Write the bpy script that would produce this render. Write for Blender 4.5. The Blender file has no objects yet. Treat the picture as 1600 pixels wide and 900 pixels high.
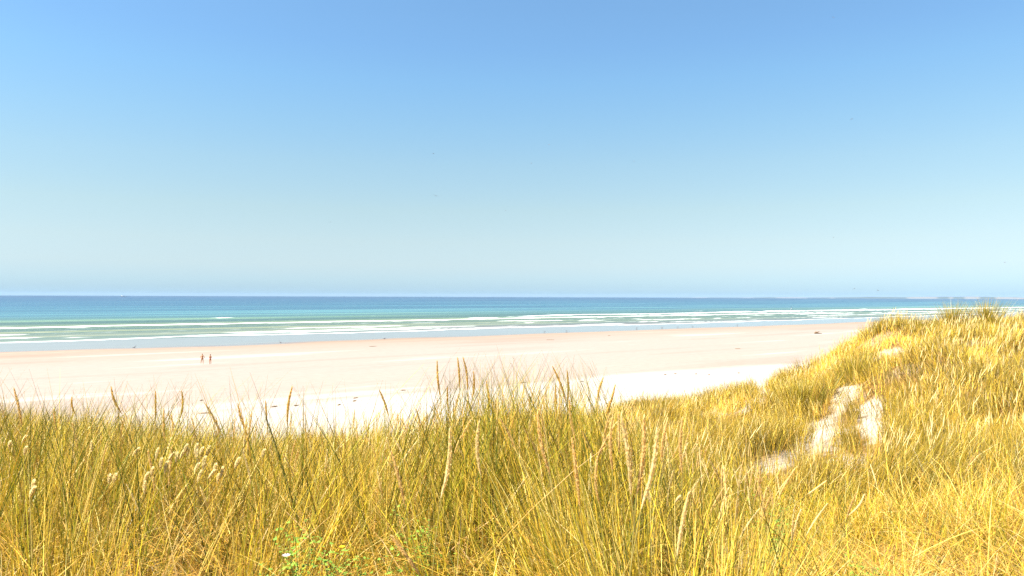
import bpy, math, random
import numpy as np
from mathutils import Vector, Matrix

R = math.radians
rng = np.random.default_rng(7)
random.seed(7)
sc = bpy.context.scene
C = sc.collection

# ------------------------------------------------------------------ camera
CAMZ = 12.4
F = 1155.0                                    # focal length in photo pixels (1600 wide)
cam_d = bpy.data.cameras.new('camera')
cam = bpy.data.objects.new('camera', cam_d)
C.objects.link(cam)
cam_d.sensor_width = 36
cam_d.lens = 36 * F / 1600
cam_d.clip_start = 0.1
cam_d.clip_end = 90000
PITCH = math.atan(13.5 / F)
ROLL = 5.5 / 1600
CM = Matrix.Rotation(math.pi / 2 + PITCH, 4, 'X') @ Matrix.Rotation(ROLL, 4, 'Z')
cam.matrix_world = Matrix.Translation((0, 0, CAMZ)) @ CM
sc.camera = cam
CM3 = np.array(CM.to_3x3())


def ray(c, r):
    d = CM3 @ np.array([(c - 800) / F, -(r - 450) / F, -1.0])
    return d / d[1]                            # per metre of depth


def at(c, r, Y):
    d = ray(c, r) * Y
    return Vector((d[0], d[1], d[2] + CAMZ))


def on_plane(c, r, z=0.0):
    d = ray(c, r)
    Y = (z - CAMZ) / d[2]
    return Vector((d[0] * Y, Y, z))


def project(P):
    """world points (N,3) -> photo pixels"""
    q = (P - np.array([0, 0, CAMZ])) @ CM3
    z = np.maximum(-q[:, 2], 1e-3)
    return 800 + F * q[:, 0] / z, 450 - F * q[:, 1] / z


# ------------------------------------------------------------------ light
SUN_EL, SUN_ROT = R(52), R(-107)                # high sun on the left
EXPO = 1.7
w = bpy.data.worlds.new('World')
sc.world = w
w.use_nodes = True
nt = w.node_tree
bg = nt.nodes['Background']
sky = nt.nodes.new('ShaderNodeTexSky')
sky.sky_type = 'NISHITA'
sky.sun_disc = False
sky.sun_elevation = SUN_EL
sky.sun_rotation = SUN_ROT
sky.altitude = 0
sky.air_density = 1.0
sky.dust_density = 0.0
sky.ozone_density = 2.2
tc = nt.nodes.new('ShaderNodeTexCoord')
sx = nt.nodes.new('ShaderNodeSeparateXYZ')
nt.links.new(tc.outputs['Generated'], sx.inputs[0])
mr = nt.nodes.new('ShaderNodeMapRange')
mr.inputs['From Min'].default_value = -0.02
mr.inputs['From Max'].default_value = 0.48   # sine of elevation, in steps of 0.5
nt.links.new(sx.outputs['Z'], mr.inputs['Value'])
ramp = nt.nodes.new('ShaderNodeValToRGB')
nt.links.new(mr.outputs[0], ramp.inputs[0])
SKY_TINT = [(0.0, (0.15, 0.23, 0.42)), (0.050, (0.168, 0.264, 0.452)), (0.081, (0.232, 0.312, 0.456)), (0.124, (0.316, 0.350, 0.423)),
            (0.184, (0.391, 0.393, 0.403)), (0.270, (0.458, 0.450, 0.405)), (0.387, (0.495, 0.518, 0.462)), (0.485, (0.490, 0.562, 0.525)),
            (0.595, (0.480, 0.598, 0.595)), (0.678, (0.476, 0.598, 0.622)), (0.781, (0.495, 0.618, 0.638)), (1.0, (0.495, 0.618, 0.638))]
els = ramp.color_ramp.elements
while len(els) > 1:
    els.remove(els[-1])
els[0].position, els[0].color = SKY_TINT[0][0], (*SKY_TINT[0][1], 1)
for p, c in SKY_TINT[1:]:
    e = els.new(p)
    e.color = (*c, 1)
mul = nt.nodes.new('ShaderNodeMix')
mul.data_type = 'RGBA'
mul.blend_type = 'MULTIPLY'
mul.inputs['Factor'].default_value = 1
nt.links.new(sky.outputs[0], mul.inputs[6])
nt.links.new(ramp.outputs[0], mul.inputs[7])
nt.links.new(mul.outputs[2], bg.inputs[0])
bg.inputs[1].default_value = 0.10

sd = bpy.data.lights.new('sun', 'SUN')
sd.energy = 5.0
sd.angle = R(0.55)
sd.color = (1.0, 0.94, 0.84)
sun = bpy.data.objects.new('sun', sd)
C.objects.link(sun)
sdir = Vector((math.sin(SUN_ROT) * math.cos(SUN_EL), math.cos(SUN_ROT) * math.cos(SUN_EL), math.sin(SUN_EL)))
sun.rotation_euler = sdir.to_track_quat('Z', 'Y').to_euler()
sun.location = (0, 0, 60)

sc.render.engine = 'CYCLES'
sc.render.resolution_x, sc.render.resolution_y = 1024, 576
sc.cycles.max_bounces = 8
sc.cycles.volume_bounces = 0
sc.cycles.use_denoising = True
sc.cycles.denoising_prefilter = 'NONE'
sc.view_settings.view_transform = 'Standard'
sc.view_settings.look = 'None'
sc.view_settings.gamma = 1
sc.view_settings.exposure = EXPO


# ------------------------------------------------------------------ helpers
def tag(o, label=None, cat=None, group=None, kind=None):
    if label: o['label'] = label
    if cat: o['category'] = cat
    if group: o['group'] = group
    if kind: o['kind'] = kind
    return o


def link(o, parent=None):
    C.objects.link(o)
    if parent is not None:
        o.parent = parent
    return o


def empty(name, loc, rz=0, label=None, cat=None, group=None):
    o = bpy.data.objects.new(name, None)
    o.empty_display_size = 0.1
    o.location = loc
    o.rotation_euler = (0, 0, rz)
    C.objects.link(o)
    return tag(o, label, cat, group)


def np_mesh(name, V, Q, mats=None, colors=None, smooth=False):
    """V (n,3), Q (m,k) faces of equal size"""
    me = bpy.data.meshes.new(name)
    V = np.ascontiguousarray(V, dtype=np.float32)
    Q = np.ascontiguousarray(Q, dtype=np.int32)
    k = Q.shape[1]
    me.vertices.add(len(V))
    me.vertices.foreach_set('co', V.ravel())
    me.loops.add(Q.size)
    me.loops.foreach_set('vertex_index', Q.ravel())
    me.polygons.add(len(Q))
    me.polygons.foreach_set('loop_start', np.arange(0, Q.size, k, dtype=np.int32))
    if smooth:
        me.polygons.foreach_set('use_smooth', np.ones(len(Q), dtype=bool))
    if colors is not None:
        a = me.color_attributes.new('tint', 'FLOAT_COLOR', 'POINT')
        cc = np.ones((len(V), 4), dtype=np.float32)
        cc[:, :3] = colors
        a.data.foreach_set('color', cc.ravel())
    me.update(calc_edges=True)
    me.validate()
    for m in (mats or []):
        me.materials.append(m)
    return me


def obj(name, me, parent=None, loc=None):
    o = bpy.data.objects.new(name, me)
    if loc is not None:
        o.location = loc
    return link(o, parent)


def hash2(ix, iy, seed):
    h = (ix.astype(np.int64) * 374761393 + iy.astype(np.int64) * 668265263 + seed * 1442695041) & 0x7fffffff
    h = ((h ^ (h >> 13)) * 1274126177) & 0x7fffffff
    return ((h ^ (h >> 16)) & 0xffff) / 65535.0


def vnoise(x, y, seed=0):
    x = np.asarray(x, float); y = np.asarray(y, float)
    ix, iy = np.floor(x), np.floor(y)
    fx, fy = x - ix, y - iy
    fx = fx * fx * (3 - 2 * fx); fy = fy * fy * (3 - 2 * fy)
    a = hash2(ix, iy, seed); b = hash2(ix + 1, iy, seed)
    c = hash2(ix, iy + 1, seed); d = hash2(ix + 1, iy + 1, seed)
    return (a * (1 - fx) + b * fx) * (1 - fy) + (c * (1 - fx) + d * fx) * fy


def fbm(x, y, seed=0, octv=3):
    s, a, t = 0, 1, 0
    for i in range(octv):
        s = s + a * vnoise(x * 2 ** i, y * 2 ** i, seed + i * 17); t += a; a *= .5
    return s / t


def sstep(a, b, x):
    t = np.clip((x - a) / (b - a), 0, 1)
    return t * t * (3 - 2 * t)


# ------------------------------------------------------------------ materials
def new_mat(name):
    m = bpy.data.materials.new(name)
    m.use_nodes = True
    return m, m.node_tree, m.node_tree.nodes, m.node_tree.links, m.node_tree.nodes['Principled BSDF']


def plain(name, col, rough=.7, var=.15, scale=30, spec=.3):
    m, t, N, L, p = new_mat(name)
    no = N.new('ShaderNodeTexNoise'); no.inputs['Scale'].default_value = scale
    co = N.new('ShaderNodeTexCoord'); L.new(co.outputs['Object'], no.inputs['Vector'])
    r = N.new('ShaderNodeValToRGB')
    r.color_ramp.elements[0].color = (*[c * (1 - var) for c in col], 1)
    r.color_ramp.elements[1].color = (*[min(1, c * (1 + var)) for c in col], 1)
    r.color_ramp.elements[0].position = .3; r.color_ramp.elements[1].position = .7
    L.new(no.outputs['Fac'], r.inputs[0]); L.new(r.outputs[0], p.inputs['Base Color'])
    p.inputs['Roughness'].default_value = rough
    p.inputs['Specular IOR Level'].default_value = spec
    return m


def grass_mat(name, transl=.24):
    m, t, N, L, p = new_mat(name)
    a = N.new('ShaderNodeAttribute'); a.attribute_name = 'tint'
    L.new(a.outputs['Color'], p.inputs['Base Color'])
    p.inputs['Roughness'].default_value = .42
    p.inputs['Specular IOR Level'].default_value = .22
    tr = N.new('ShaderNodeBsdfTranslucent'); L.new(a.outputs['Color'], tr.inputs['Color'])
    mx = N.new('ShaderNodeMixShader'); mx.inputs[0].default_value = transl
    L.new(p.outputs[0], mx.inputs[1]); L.new(tr.outputs[0], mx.inputs[2])
    L.new(mx.outputs[0], N['Material Output'].inputs['Surface'])
    return m


M_grass = grass_mat('grass_blade')
M_seed = grass_mat('seed_head_husk', .5)


# ------------------------------------------------------------------ terrain of the dune
SH = R(37.0)
SU = np.array([math.cos(SH), math.sin(SH)])    # along the shore
SV = np.array([-math.sin(SH), math.cos(SH)])   # towards the sea

PROF = {
    -900: [(2, -1.4), (5, -1.55), (8, -1.9), (12, -2.5)],
    0:    [(2, -1.4), (5, -1.55), (8, -1.9), (12, -2.55)],
    200:  [(2, -1.4), (5, -1.5), (8, -1.9), (13, -2.8)],
    400:  [(2, -1.4), (5, -1.6), (8, -2.05), (14, -3.1)],
    600:  [(2, -1.4), (6, -1.65), (10, -2.35), (16, -3.35)],
    800:  [(2, -1.4), (5, -1.45), (8, -1.9), (12, -2.7), (20, -3.7)],
    960:  [(2, -1.4), (5, -1.5), (8, -2.0), (12, -2.7), (18, -3.4), (24, -4.0)],
    1100: [(2, -1.4), (6, -1.85), (10, -2.45), (16, -3.1), (27, -3.95)],
    1200: [(2, -1.4), (6, -1.95), (10, -2.5), (16, -3.0), (22, -3.15), (29, -3.45)],
    1260: [(2, -1.4), (6, -1.95), (10, -2.5), (15, -2.9), (20, -2.9), (25, -2.9), (30, -2.95)],
    1300: [(2, -1.4), (6, -1.95), (10, -2.45), (15, -2.75), (20, -2.6), (25, -2.35), (30, -2.3)],
    1350: [(2, -1.4), (6, -1.9), (10, -2.4), (16, -2.6), (22, -2.2), (27, -1.6), (30, -1.5)],
    1400: [(2, -1.4), (6, -1.85), (10, -2.3), (15, -2.4), (20, -2.0), (25, -1.4), (29, -1.1)],
    1500: [(2, -1.4), (6, -1.8), (10, -2.1), (15, -2.1), (20, -1.7), (25, -1.2), (28, -1.0)],
    1600: [(2, -1.4), (6, -1.75), (10, -1.95), (15, -1.95), (20, -1.5), (25, -1.05), (28, -.90)],
    2500: [(2, -1.4), (6, -1.75), (10, -1.9), (15, -1.8), (20, -1.4), (25, -1.0), (28, -0.9)],
}
_cols = np.array(sorted(PROF), float)
_Y = np.arange(0, 90.01, 0.5)
_tab = np.zeros((len(_cols), len(_Y)))
for i, c in enumerate(_cols):
    p = PROF[int(c)]
    ys = [0] + [a for a, b in p]; zs = [p[0][1]] + [b for a, b in p]
    z = np.interp(_Y, ys, zs)
    D, zc = p[-1]
    beyond = _Y > D
    k = _Y[beyond] - D
    z[beyond] = zc - 0.5 * k * sstep(-1, 5, k)
    ker = np.hanning(9)[1:-1]; ker /= ker.sum()
    _tab[i] = np.convolve(np.pad(z, 3, mode='edge'), ker, 'valid')


MOUNDS = [(1215, 18.5, .30, 1.5, 1.5), (1335, 20.5, .50, .9, 1.1), (1445, 17.0, .50, 1.5, 1.4), (1530, 14.0, .35, 1.3, 1.2),
          (1385, 25.5, .35, 1.2, .9), (1150, 21, .35, 1.2, 1.1), (1500, 21.5, .40, 1.6, 1.2), (1090, 14, .25, .9, .9),
          (1430, 11.5, .25, 1.0, .8), (1600, 18, .35, 1.4, 1.3), (1040, 18, .3, 1.3, 1.0), (1250, 13.2, .20, .6, .5)]
MOUNDS = [((c - 800) / F * y, y, a, rx, ry) for c, y, a, rx, ry in MOUNDS]


def mound(X, Y):
    m = np.zeros_like(np.asarray(X, float)); q = np.zeros_like(m)
    for x, y, a, rx, ry in MOUNDS:
        d2 = ((X - x) / rx) ** 2 + ((Y - y) / ry) ** 2
        e = np.exp(-d2 ** 1.4)
        m = m + a * e
        q = np.maximum(q, e)
    return m, q


def ground(X, Y):
    """height of the dune surface (absolute)"""
    X = np.asarray(X, float); Y = np.asarray(Y, float)
    Ye = np.maximum(Y, 1.5)
    c = np.clip(800 + F * X / Ye, _cols[0], _cols[-1])
    ci = np.clip(np.searchsorted(_cols, c, side='right') - 1, 0, len(_cols) - 2)
    tc_ = (c - _cols[ci]) / (_cols[ci + 1] - _cols[ci])
    yf = np.clip(Y, 0, 89.9) / 0.5
    yi = np.floor(yf).astype(int); ty = yf - yi
    f = lambda a, b: _tab[a, b]
    z = (f(ci, yi) * (1 - tc_) + f(ci + 1, yi) * tc_) * (1 - ty) + (f(ci, yi + 1) * (1 - tc_) + f(ci + 1, yi + 1) * tc_) * ty
    am = sstep(2, 12, Y) * (1 - sstep(33, 45, Y))
    z = z + am * ((fbm(X / 3.1 + 5, Y / 3.1, 3) - .5) * .75 + (vnoise(X / 1.1, Y / 1.1, 9) - .5) * .12)
    z = z + mound(X, Y)[0]
    z = z + (vnoise(X * 2.2, Y * 2.2, 19) - .5) * .05
    return np.maximum(z + CAMZ, -0.6)


def ground1(x, y):
    return float(ground(np.array([x]), np.array([y]))[0])


def pix_ground(c, r, dz=0.0):
    d = ray(c, r)
    for Y in np.arange(1.5, 60, .05):
        if CAMZ + d[2] * Y < ground1(d[0] * Y, Y) + dz:
            return d[0] * Y, Y
    return d[0] * 60, 60


# bare sand hollows: (col, row, half width, half height, slant in degrees)
PATCH = [(1360, 654, 20, 30, 8), (1283, 682, 38, 21, 38), (1212, 722, 62, 17, 22), (1320, 618, 13, 24, -30), (1192, 609, 14, 8, 0),
         (1326, 722, 28, 8, 0), (1442, 738, 22, 6, 0), (1118, 648, 26, 4, 5), (1163, 641, 14, 4, 25), (988, 690, 18, 4, 10), (1388, 551, 26, 4, 15)]


def bare(X, Y, reach=0.0):
    """1 on bare sand; reach widens the hollow towards the valley side by that many metres of grass height"""
    X = np.asarray(X, float); Y = np.asarray(Y, float)
    sh = X.shape
    P = np.stack([X.ravel(), Y.ravel(), ground(X.ravel(), Y.ravel())], -1)
    c, r = project(P)
    Yr = np.maximum(P[:, 1], 1)
    wob = (fbm(P[:, 0] * 2.5, P[:, 1] * 2.5, 31, 3) - .5) * 1.7
    m = np.zeros(len(P))
    for pc, pr, a, b, sl in PATCH:
        t = math.radians(sl)
        k = (r - pr)
        for st in (0, .5, 1):
            kk = k - st * reach * F / Yr
            u = (c - pc) * math.cos(t) - kk * math.sin(t); v_ = (c - pc) * math.sin(t) + kk * math.cos(t)
            d = np.sqrt((u / a) ** 2 + (v_ / b) ** 2) + wob
            m = np.maximum(m, 1 - sstep(.75, 1.35, d))
    m = m * (P[:, 1] > 6)
    return m.reshape(sh)


def grid_mesh(name, xs, ys, zf, mat, colf=None):
    X, Y = np.meshgrid(xs, ys)
    Z = zf(X, Y)
    V = np.stack([X, Y, Z], -1).reshape(-1, 3)
    nx, ny = len(xs), len(ys)
    i = np.arange(ny - 1)[:, None] * nx + np.arange(nx - 1)[None, :]
    Q = np.stack([i, i + 1, i + nx + 1, i + nx], -1).reshape(-1, 4)
    col = colf(X, Y).reshape(-1, 3) if colf else None
    return np_mesh(name, V, Q, [mat], col, True)


def dune_mat():
    m, t, N, L, p = new_mat('dune_sand_and_litter')
    a = N.new('ShaderNodeAttribute'); a.attribute_name = 'tint'
    sp = N.new('ShaderNodeSeparateColor'); L.new(a.outputs['Color'], sp.inputs[0])
    co = N.new('ShaderNodeTexCoord')
    n1 = N.new('ShaderNodeTexNoise'); n1.inputs['Scale'].default_value = 9; n1.inputs['Detail'].default_value = 6
    L.new(co.outputs['Object'], n1.inputs['Vector'])
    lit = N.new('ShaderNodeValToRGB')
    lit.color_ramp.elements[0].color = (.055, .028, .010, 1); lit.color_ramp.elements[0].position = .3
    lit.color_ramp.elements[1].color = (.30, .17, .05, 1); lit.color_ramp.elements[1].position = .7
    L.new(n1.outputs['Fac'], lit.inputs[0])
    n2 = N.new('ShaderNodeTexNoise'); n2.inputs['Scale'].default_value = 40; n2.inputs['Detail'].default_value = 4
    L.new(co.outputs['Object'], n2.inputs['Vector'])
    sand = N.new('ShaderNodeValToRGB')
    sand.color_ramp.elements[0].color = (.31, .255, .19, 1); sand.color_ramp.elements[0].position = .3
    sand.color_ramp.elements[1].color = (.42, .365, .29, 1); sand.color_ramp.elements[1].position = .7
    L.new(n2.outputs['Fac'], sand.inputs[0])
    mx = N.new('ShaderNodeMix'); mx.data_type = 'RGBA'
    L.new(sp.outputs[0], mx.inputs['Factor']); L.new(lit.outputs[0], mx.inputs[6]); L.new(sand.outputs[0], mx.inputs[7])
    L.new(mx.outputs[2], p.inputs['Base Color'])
    p.inputs['Roughness'].default_value = .95
    p.inputs['Specular IOR Level'].default_value = .1
    b = N.new('ShaderNodeBump'); b.inputs['Strength'].default_value = .5; b.inputs['Distance'].default_value = .03
    L.new(n1.outputs['Fac'], b.inputs['Height']); L.new(b.outputs[0], p.inputs['Normal'])
    return m


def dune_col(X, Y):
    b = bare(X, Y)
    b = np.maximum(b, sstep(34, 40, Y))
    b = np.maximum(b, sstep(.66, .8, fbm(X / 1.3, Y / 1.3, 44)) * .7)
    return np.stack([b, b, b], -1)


xs = np.concatenate([np.arange(-75, -26, 1.5), np.arange(-26, 34, .2), np.arange(34, 110, 1.5)])
ys = np.concatenate([np.arange(-30, 0, 1.5), np.arange(0, 36, .2), np.arange(36, 78, .8)])
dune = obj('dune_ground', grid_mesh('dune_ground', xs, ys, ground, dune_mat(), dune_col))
tag(dune, 'steep sandy dune ground covered with golden marram grass', kind='structure')


# ------------------------------------------------------------------ beach
def uv_nodes(N, L):
    """shore coordinates from object position: separate (u, v)"""
    co = N.new('ShaderNodeTexCoord')
    mp = N.new('ShaderNodeMapping'); mp.vector_type = 'POINT'
    mp.inputs['Rotation'].default_value = (0, 0, -SH)
    L.new(co.outputs['Object'], mp.inputs['Vector'])
    s = N.new('ShaderNodeSeparateXYZ'); L.new(mp.outputs[0], s.inputs[0])
    return mp, s


def noise_uv(N, L, mp, su, sv, detail=3, rough=.5):
    m2 = N.new('ShaderNodeMapping'); m2.inputs['Scale'].default_value = (su, sv, 1)
    L.new(mp.outputs[0], m2.inputs['Vector'])
    n = N.new('ShaderNodeTexNoise'); n.inputs['Scale'].default_value = 1
    n.inputs['Detail'].default_value = detail; n.inputs['Roughness'].default_value = rough
    L.new(m2.outputs[0], n.inputs['Vector'])
    return n


def math_node(N, L, op, a, b=None, c=None):
    n = N.new('ShaderNodeMath'); n.operation = op
    for i, v in enumerate((a, b, c)):
        if v is None: continue
        if isinstance(v, (int, float)): n.inputs[i].default_value = v
        else: L.new(v, n.inputs[i])
    return n.outputs[0]


def ramp_node(N, L, fac, stops, interp='LINEAR'):
    r = N.new('ShaderNodeValToRGB'); e = r.color_ramp.elements
    r.color_ramp.interpolation = interp
    while len(e) > 1: e.remove(e[-1])
    e[0].position = stops[0][0]; e[0].color = (*stops[0][1], 1)
    for p, c in stops[1:]:
        x = e.new(p); x.color = (*c, 1)
    L.new(fac, r.inputs[0])
    return r.outputs[0]


def beach_mat():
    m, t, N, L, p = new_mat('beach_sand')
    mp, s = uv_nodes(N, L)
    wob = noise_uv(N, L, mp, .02, .06)
    v = math_node(N, L, 'MULTIPLY_ADD', wob.outputs['Fac'], 26.0, s.outputs['Y'])
    v = math_node(N, L, 'SUBTRACT', v, 13.0)
    f = N.new('ShaderNodeMapRange'); f.inputs['From Min'].default_value = 40; f.inputs['From Max'].default_value = 280
    L.new(v, f.inputs['Value'])
    P = lambda x: (x - 40) / 240
    col = ramp_node(N, L, f.outputs[0], [(P(60), (.36, .335, .305)), (P(79), (.35, .32, .29)), (P(85), (.280, .235, .200)),
                                         (P(120), (.277, .232, .200)), (P(150), (.274, .231, .200)), (P(180), (.257, .206, .168)),
                                         (P(194), (.25, .19, .145)), (P(200), (.16, .135, .12)), (P(250), (.14, .12, .11))])
    st = noise_uv(N, L, mp, .012, .09, 5)
    st2 = ramp_node(N, L, st.outputs['Fac'], [(.36, (.93, .90, .88)), (.45, (1, 1, 1)), (.59, (1.02, 1.0, .99)), (.65, (1.20, 1.26, 1.30)), (.8, (1.22, 1.28, 1.36))])
    mx = N.new('ShaderNodeMix'); mx.data_type = 'RGBA'; mx.blend_type = 'MULTIPLY'; mx.inputs['Factor'].default_value = 1
    L.new(col, mx.inputs[6]); L.new(st2, mx.inputs[7])
    fine = noise_uv(N, L, mp, .6, .9, 6, .6)
    fr = ramp_node(N, L, fine.outputs['Fac'], [(.3, (.93, .92, .91)), (.7, (1.04, 1.04, 1.04))])
    m2 = N.new('ShaderNodeMix'); m2.data_type = 'RGBA'; m2.blend_type = 'MULTIPLY'; m2.inputs['Factor'].default_value = 1
    L.new(mx.outputs[2], m2.inputs[6]); L.new(fr, m2.inputs[7])
    L.new(m2.outputs[2], p.inputs['Base Color'])
    # wet strip is smooth
    rg = N.new('ShaderNodeMapRange'); rg.inputs['From Min'].default_value = 193; rg.inputs['From Max'].default_value = 199
    rg.inputs['To Min'].default_value = .95; rg.inputs['To Max'].default_value = .05
    L.new(v, rg.inputs['Value']); L.new(rg.outputs[0], p.inputs['Roughness'])
    sp = N.new('ShaderNodeMapRange'); sp.inputs['From Min'].default_value = 193; sp.inputs['From Max'].default_value = 199
    sp.inputs['To Min'].default_value = .05; sp.inputs['To Max'].default_value = .8
    L.new(v, sp.inputs['Value']); L.new(sp.outputs[0], p.inputs['Specular IOR Level'])
    return m


def shore_pt(u, v, z):
    return (u[..., None] * SU + v[..., None] * SV), z


def beach_z(u, v):
    z = -sstep(150, 262, v) * .75
    z = z + .05 * (fbm(u / 14, v / 6, 70) - .5) * (1 - sstep(150, 200, v))
    z = z + 1.1 * (1 - sstep(20, 75, v))
    return z


def shore_grid(name, us, vs, zf, mat, colf=None):
    U, Vv = np.meshgrid(us, vs)
    Z = zf(U, Vv)
    P = U[..., None] * SU + Vv[..., None] * SV
    V = np.concatenate([P, Z[..., None]], -1).reshape(-1, 3)
    nx, ny = len(us), len(vs)
    i = np.arange(ny - 1)[:, None] * nx + np.arange(nx - 1)[None, :]
    Q = np.stack([i, i + 1, i + nx + 1, i + nx], -1).reshape(-1, 4)
    return np_mesh(name, V, Q, [mat], colf(U, Vv).reshape(-1, 3) if colf else None, True)


us = np.concatenate([np.arange(-6000, -400, 400), np.arange(-400, 900, 6), np.arange(900, 12001, 400)])
vs = np.concatenate([[-400, -200, -100, -50], np.arange(-20, 330, 3.)])
beach = obj('beach', shore_grid('beach', us, vs, beach_z, beach_mat()))
tag(beach, 'wide pale pink sand beach with a wet shining edge', kind='structure')

# ------------------------------------------------------------------ sea
SEA = -0.70
BANDS = [  # v, half width, u from, u to, coverage, height, seed
    (248, 1.7, -900, 3000, .88, .08, 1), (256, 1.1, -900, 3000, .45, .10, 2), (270, 1.2, -900, 3000, .36, .2, 3),
    (290, 1.8, -900, 3000, .45, .30, 4), (312, 1.6, -900, 3000, .22, .25, 5), (345, 4.2, -900, 620, .97, .5, 6),
    (358, 2.0, -900, 3000, .28, .4, 9), (384, 5.5, 290, 3000, .85, .7, 7), (406, 4.5, 520, 3000, .70, .7, 8),
    (440, 4, 60, 3000, .16, .5, 10), (372, 3, -300, 290, .15, .35, 11), (325, 3, 480, 3000, .6, .4, 12),
    (298, 2.4, 530, 3000, .5, .3, 13)]


def band_val(U, V):
    foam = np.zeros_like(U); hgt = np.zeros_like(U)
    for v0, hw, ua, ub, cov, h, sd_ in BANDS:
        vc = v0 + (fbm(U / 70, U * 0 + sd_, 100 + sd_) - .5) * 16 + (vnoise(U / 14, U * 0, 130 + sd_) - .5) * 3
        span = sstep(ua - 40, ua + 40, U) * (1 - sstep(ub - 60, ub + 60, U))
        n = fbm(U / 42, U * 0 + 3.3, 160 + sd_, 3)
        on = sstep(-.06, .06, n - (1 - cov) * 0.95 + .02) * span
        d = (V - vc) / hw
        # steep on the land side, long back towards the sea
        prof = np.where(d < 0, np.exp(-(d / .55) ** 2), np.exp(-(d / 1.3) ** 2))
        swell = np.where(d < 0, np.exp(-(d / .8) ** 2), np.exp(-(d / 2.2) ** 2)) * span
        hgt = np.maximum(hgt, h * swell * (.55 + .45 * on))
        rag = (vnoise(U / 3, V / 2.2, 190 + sd_) - .5) * .5 + (fbm(U / 16, V / 3.5, 290 + sd_) - .5) * .8
        foam = np.maximum(foam, sstep(.30, .62, prof * on + rag * (prof > .1)))
    speck = sstep(.76, .84, fbm(U / 10, V / 4, 300)) * (1 - sstep(300, 420, V)) * .6
    return np.maximum(foam, speck * (V > 246)), hgt


def sea_z(U, V):
    foam, h = band_val(U, V)
    far = sstep(420, 520, V)
    return SEA + h * (1 - far) + .02 * foam


def sea_col(U, V):
    foam, h = band_val(U, V)
    return np.stack([foam, h, foam * 0], -1)


def sea_mat():
    m, t, N, L, p = new_mat('sea_water')
    a = N.new('ShaderNodeAttribute'); a.attribute_name = 'tint'
    sp = N.new('ShaderNodeSeparateColor'); L.new(a.outputs['Color'], sp.inputs[0])
    mp, s = uv_nodes(N, L)
    n1 = noise_uv(N, L, mp, .003, .014, 4)
    v = math_node(N, L, 'MULTIPLY_ADD', n1.outputs['Fac'], 180.0, s.outputs['Y'])
    v = math_node(N, L, 'SUBTRACT', v, 90.0)
    lg = math_node(N, L, 'LOGARITHM', math_node(N, L, 'MAXIMUM', v, 100.0), 10.0)
    f = N.new('ShaderNodeMapRange'); f.inputs['From Min'].default_value = 2.35; f.inputs['From Max'].default_value = 4.35
    L.new(lg, f.inputs['Value'])
    P = lambda x: (math.log10(x) - 2.35) / 2
    col = ramp_node(N, L, f.outputs[0], [(P(236), (.15, .115, .085)), (P(250), (.13, .12, .085)), (P(270), (.105, .13, .085)), (P(350), (.075, .115, .060)),
                                         (P(400), (.060, .105, .065)), (P(480), (.055, .125, .105)), (P(560), (.034, .108, .142)), (P(900), (.022, .088, .138)),
                                         (P(1800), (.014, .060, .118)), (P(5000), (.009, .036, .095)), (P(20000), (.010, .028, .074))])
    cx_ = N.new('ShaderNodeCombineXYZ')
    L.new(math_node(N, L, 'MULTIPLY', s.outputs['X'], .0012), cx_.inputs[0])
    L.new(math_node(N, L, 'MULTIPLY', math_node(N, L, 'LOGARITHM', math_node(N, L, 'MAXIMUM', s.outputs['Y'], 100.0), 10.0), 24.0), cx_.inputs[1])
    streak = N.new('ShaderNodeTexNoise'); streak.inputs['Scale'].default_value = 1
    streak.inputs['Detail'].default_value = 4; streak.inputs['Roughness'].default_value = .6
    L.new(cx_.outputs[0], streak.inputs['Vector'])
    sr = ramp_node(N, L, streak.outputs['Fac'], [(.34, (.42, .60, .72)), (.5, (1, 1, 1)), (.62, (2.2, 1.75, 1.35))])  # bands of wave-slope shading painted into the water's base colour
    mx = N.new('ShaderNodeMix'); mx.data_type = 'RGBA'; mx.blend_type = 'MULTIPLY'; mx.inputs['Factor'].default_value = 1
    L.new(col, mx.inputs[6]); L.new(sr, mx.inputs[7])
    fo = N.new('ShaderNodeMix'); fo.data_type = 'RGBA'
    L.new(sp.outputs[0], fo.inputs['Factor']); L.new(mx.outputs[2], fo.inputs[6]); fo.inputs[7].default_value = (.86, .86, .84, 1)
    L.new(fo.outputs[2], p.inputs['Base Color'])
    rr = math_node(N, L, 'MULTIPLY_ADD', sp.outputs[0], .5, .25)
    L.new(rr, p.inputs['Roughness'])
    p.inputs['IOR'].default_value = 1.333
    p.inputs['Specular IOR Level'].default_value = .45
    rip = noise_uv(N, L, mp, .12, .35, 5, .65)
    sw = noise_uv(N, L, mp, .012, .06, 3)
    h = math_node(N, L, 'MULTIPLY_ADD', sw.outputs['Fac'], 3.0, rip.outputs['Fac'])
    calm = N.new('ShaderNodeMapRange'); calm.inputs['From Min'].default_value = 240; calm.inputs['From Max'].default_value = 300
    calm.inputs['To Min'].default_value = .04; calm.inputs['To Max'].default_value = .8
    L.new(s.outputs['Y'], calm.inputs['Value'])
    b = N.new('ShaderNodeBump'); b.inputs['Distance'].default_value = 1.0
    L.new(calm.outputs[0], b.inputs['Strength'])
    L.new(h, b.inputs['Height']); L.new(b.outputs[0], p.inputs['Normal'])
    return m


M_sea = sea_mat()
us = np.concatenate([np.arange(-8000, -800, 400), np.arange(-800, -160, 8), np.arange(-160, 1200, 3.), np.arange(1200, 3000, 12), np.arange(3000, 26001, 500)])
vs = np.concatenate([np.arange(234.0, 470, 1.2), np.arange(470, 600, 8), np.arange(600, 3000, 100), np.arange(3000, 26001, 500)])
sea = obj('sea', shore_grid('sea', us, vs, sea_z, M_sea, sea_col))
tag(sea, 'turquoise to deep blue sea with white breakers rolling onto the beach', kind='structure')


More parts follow.
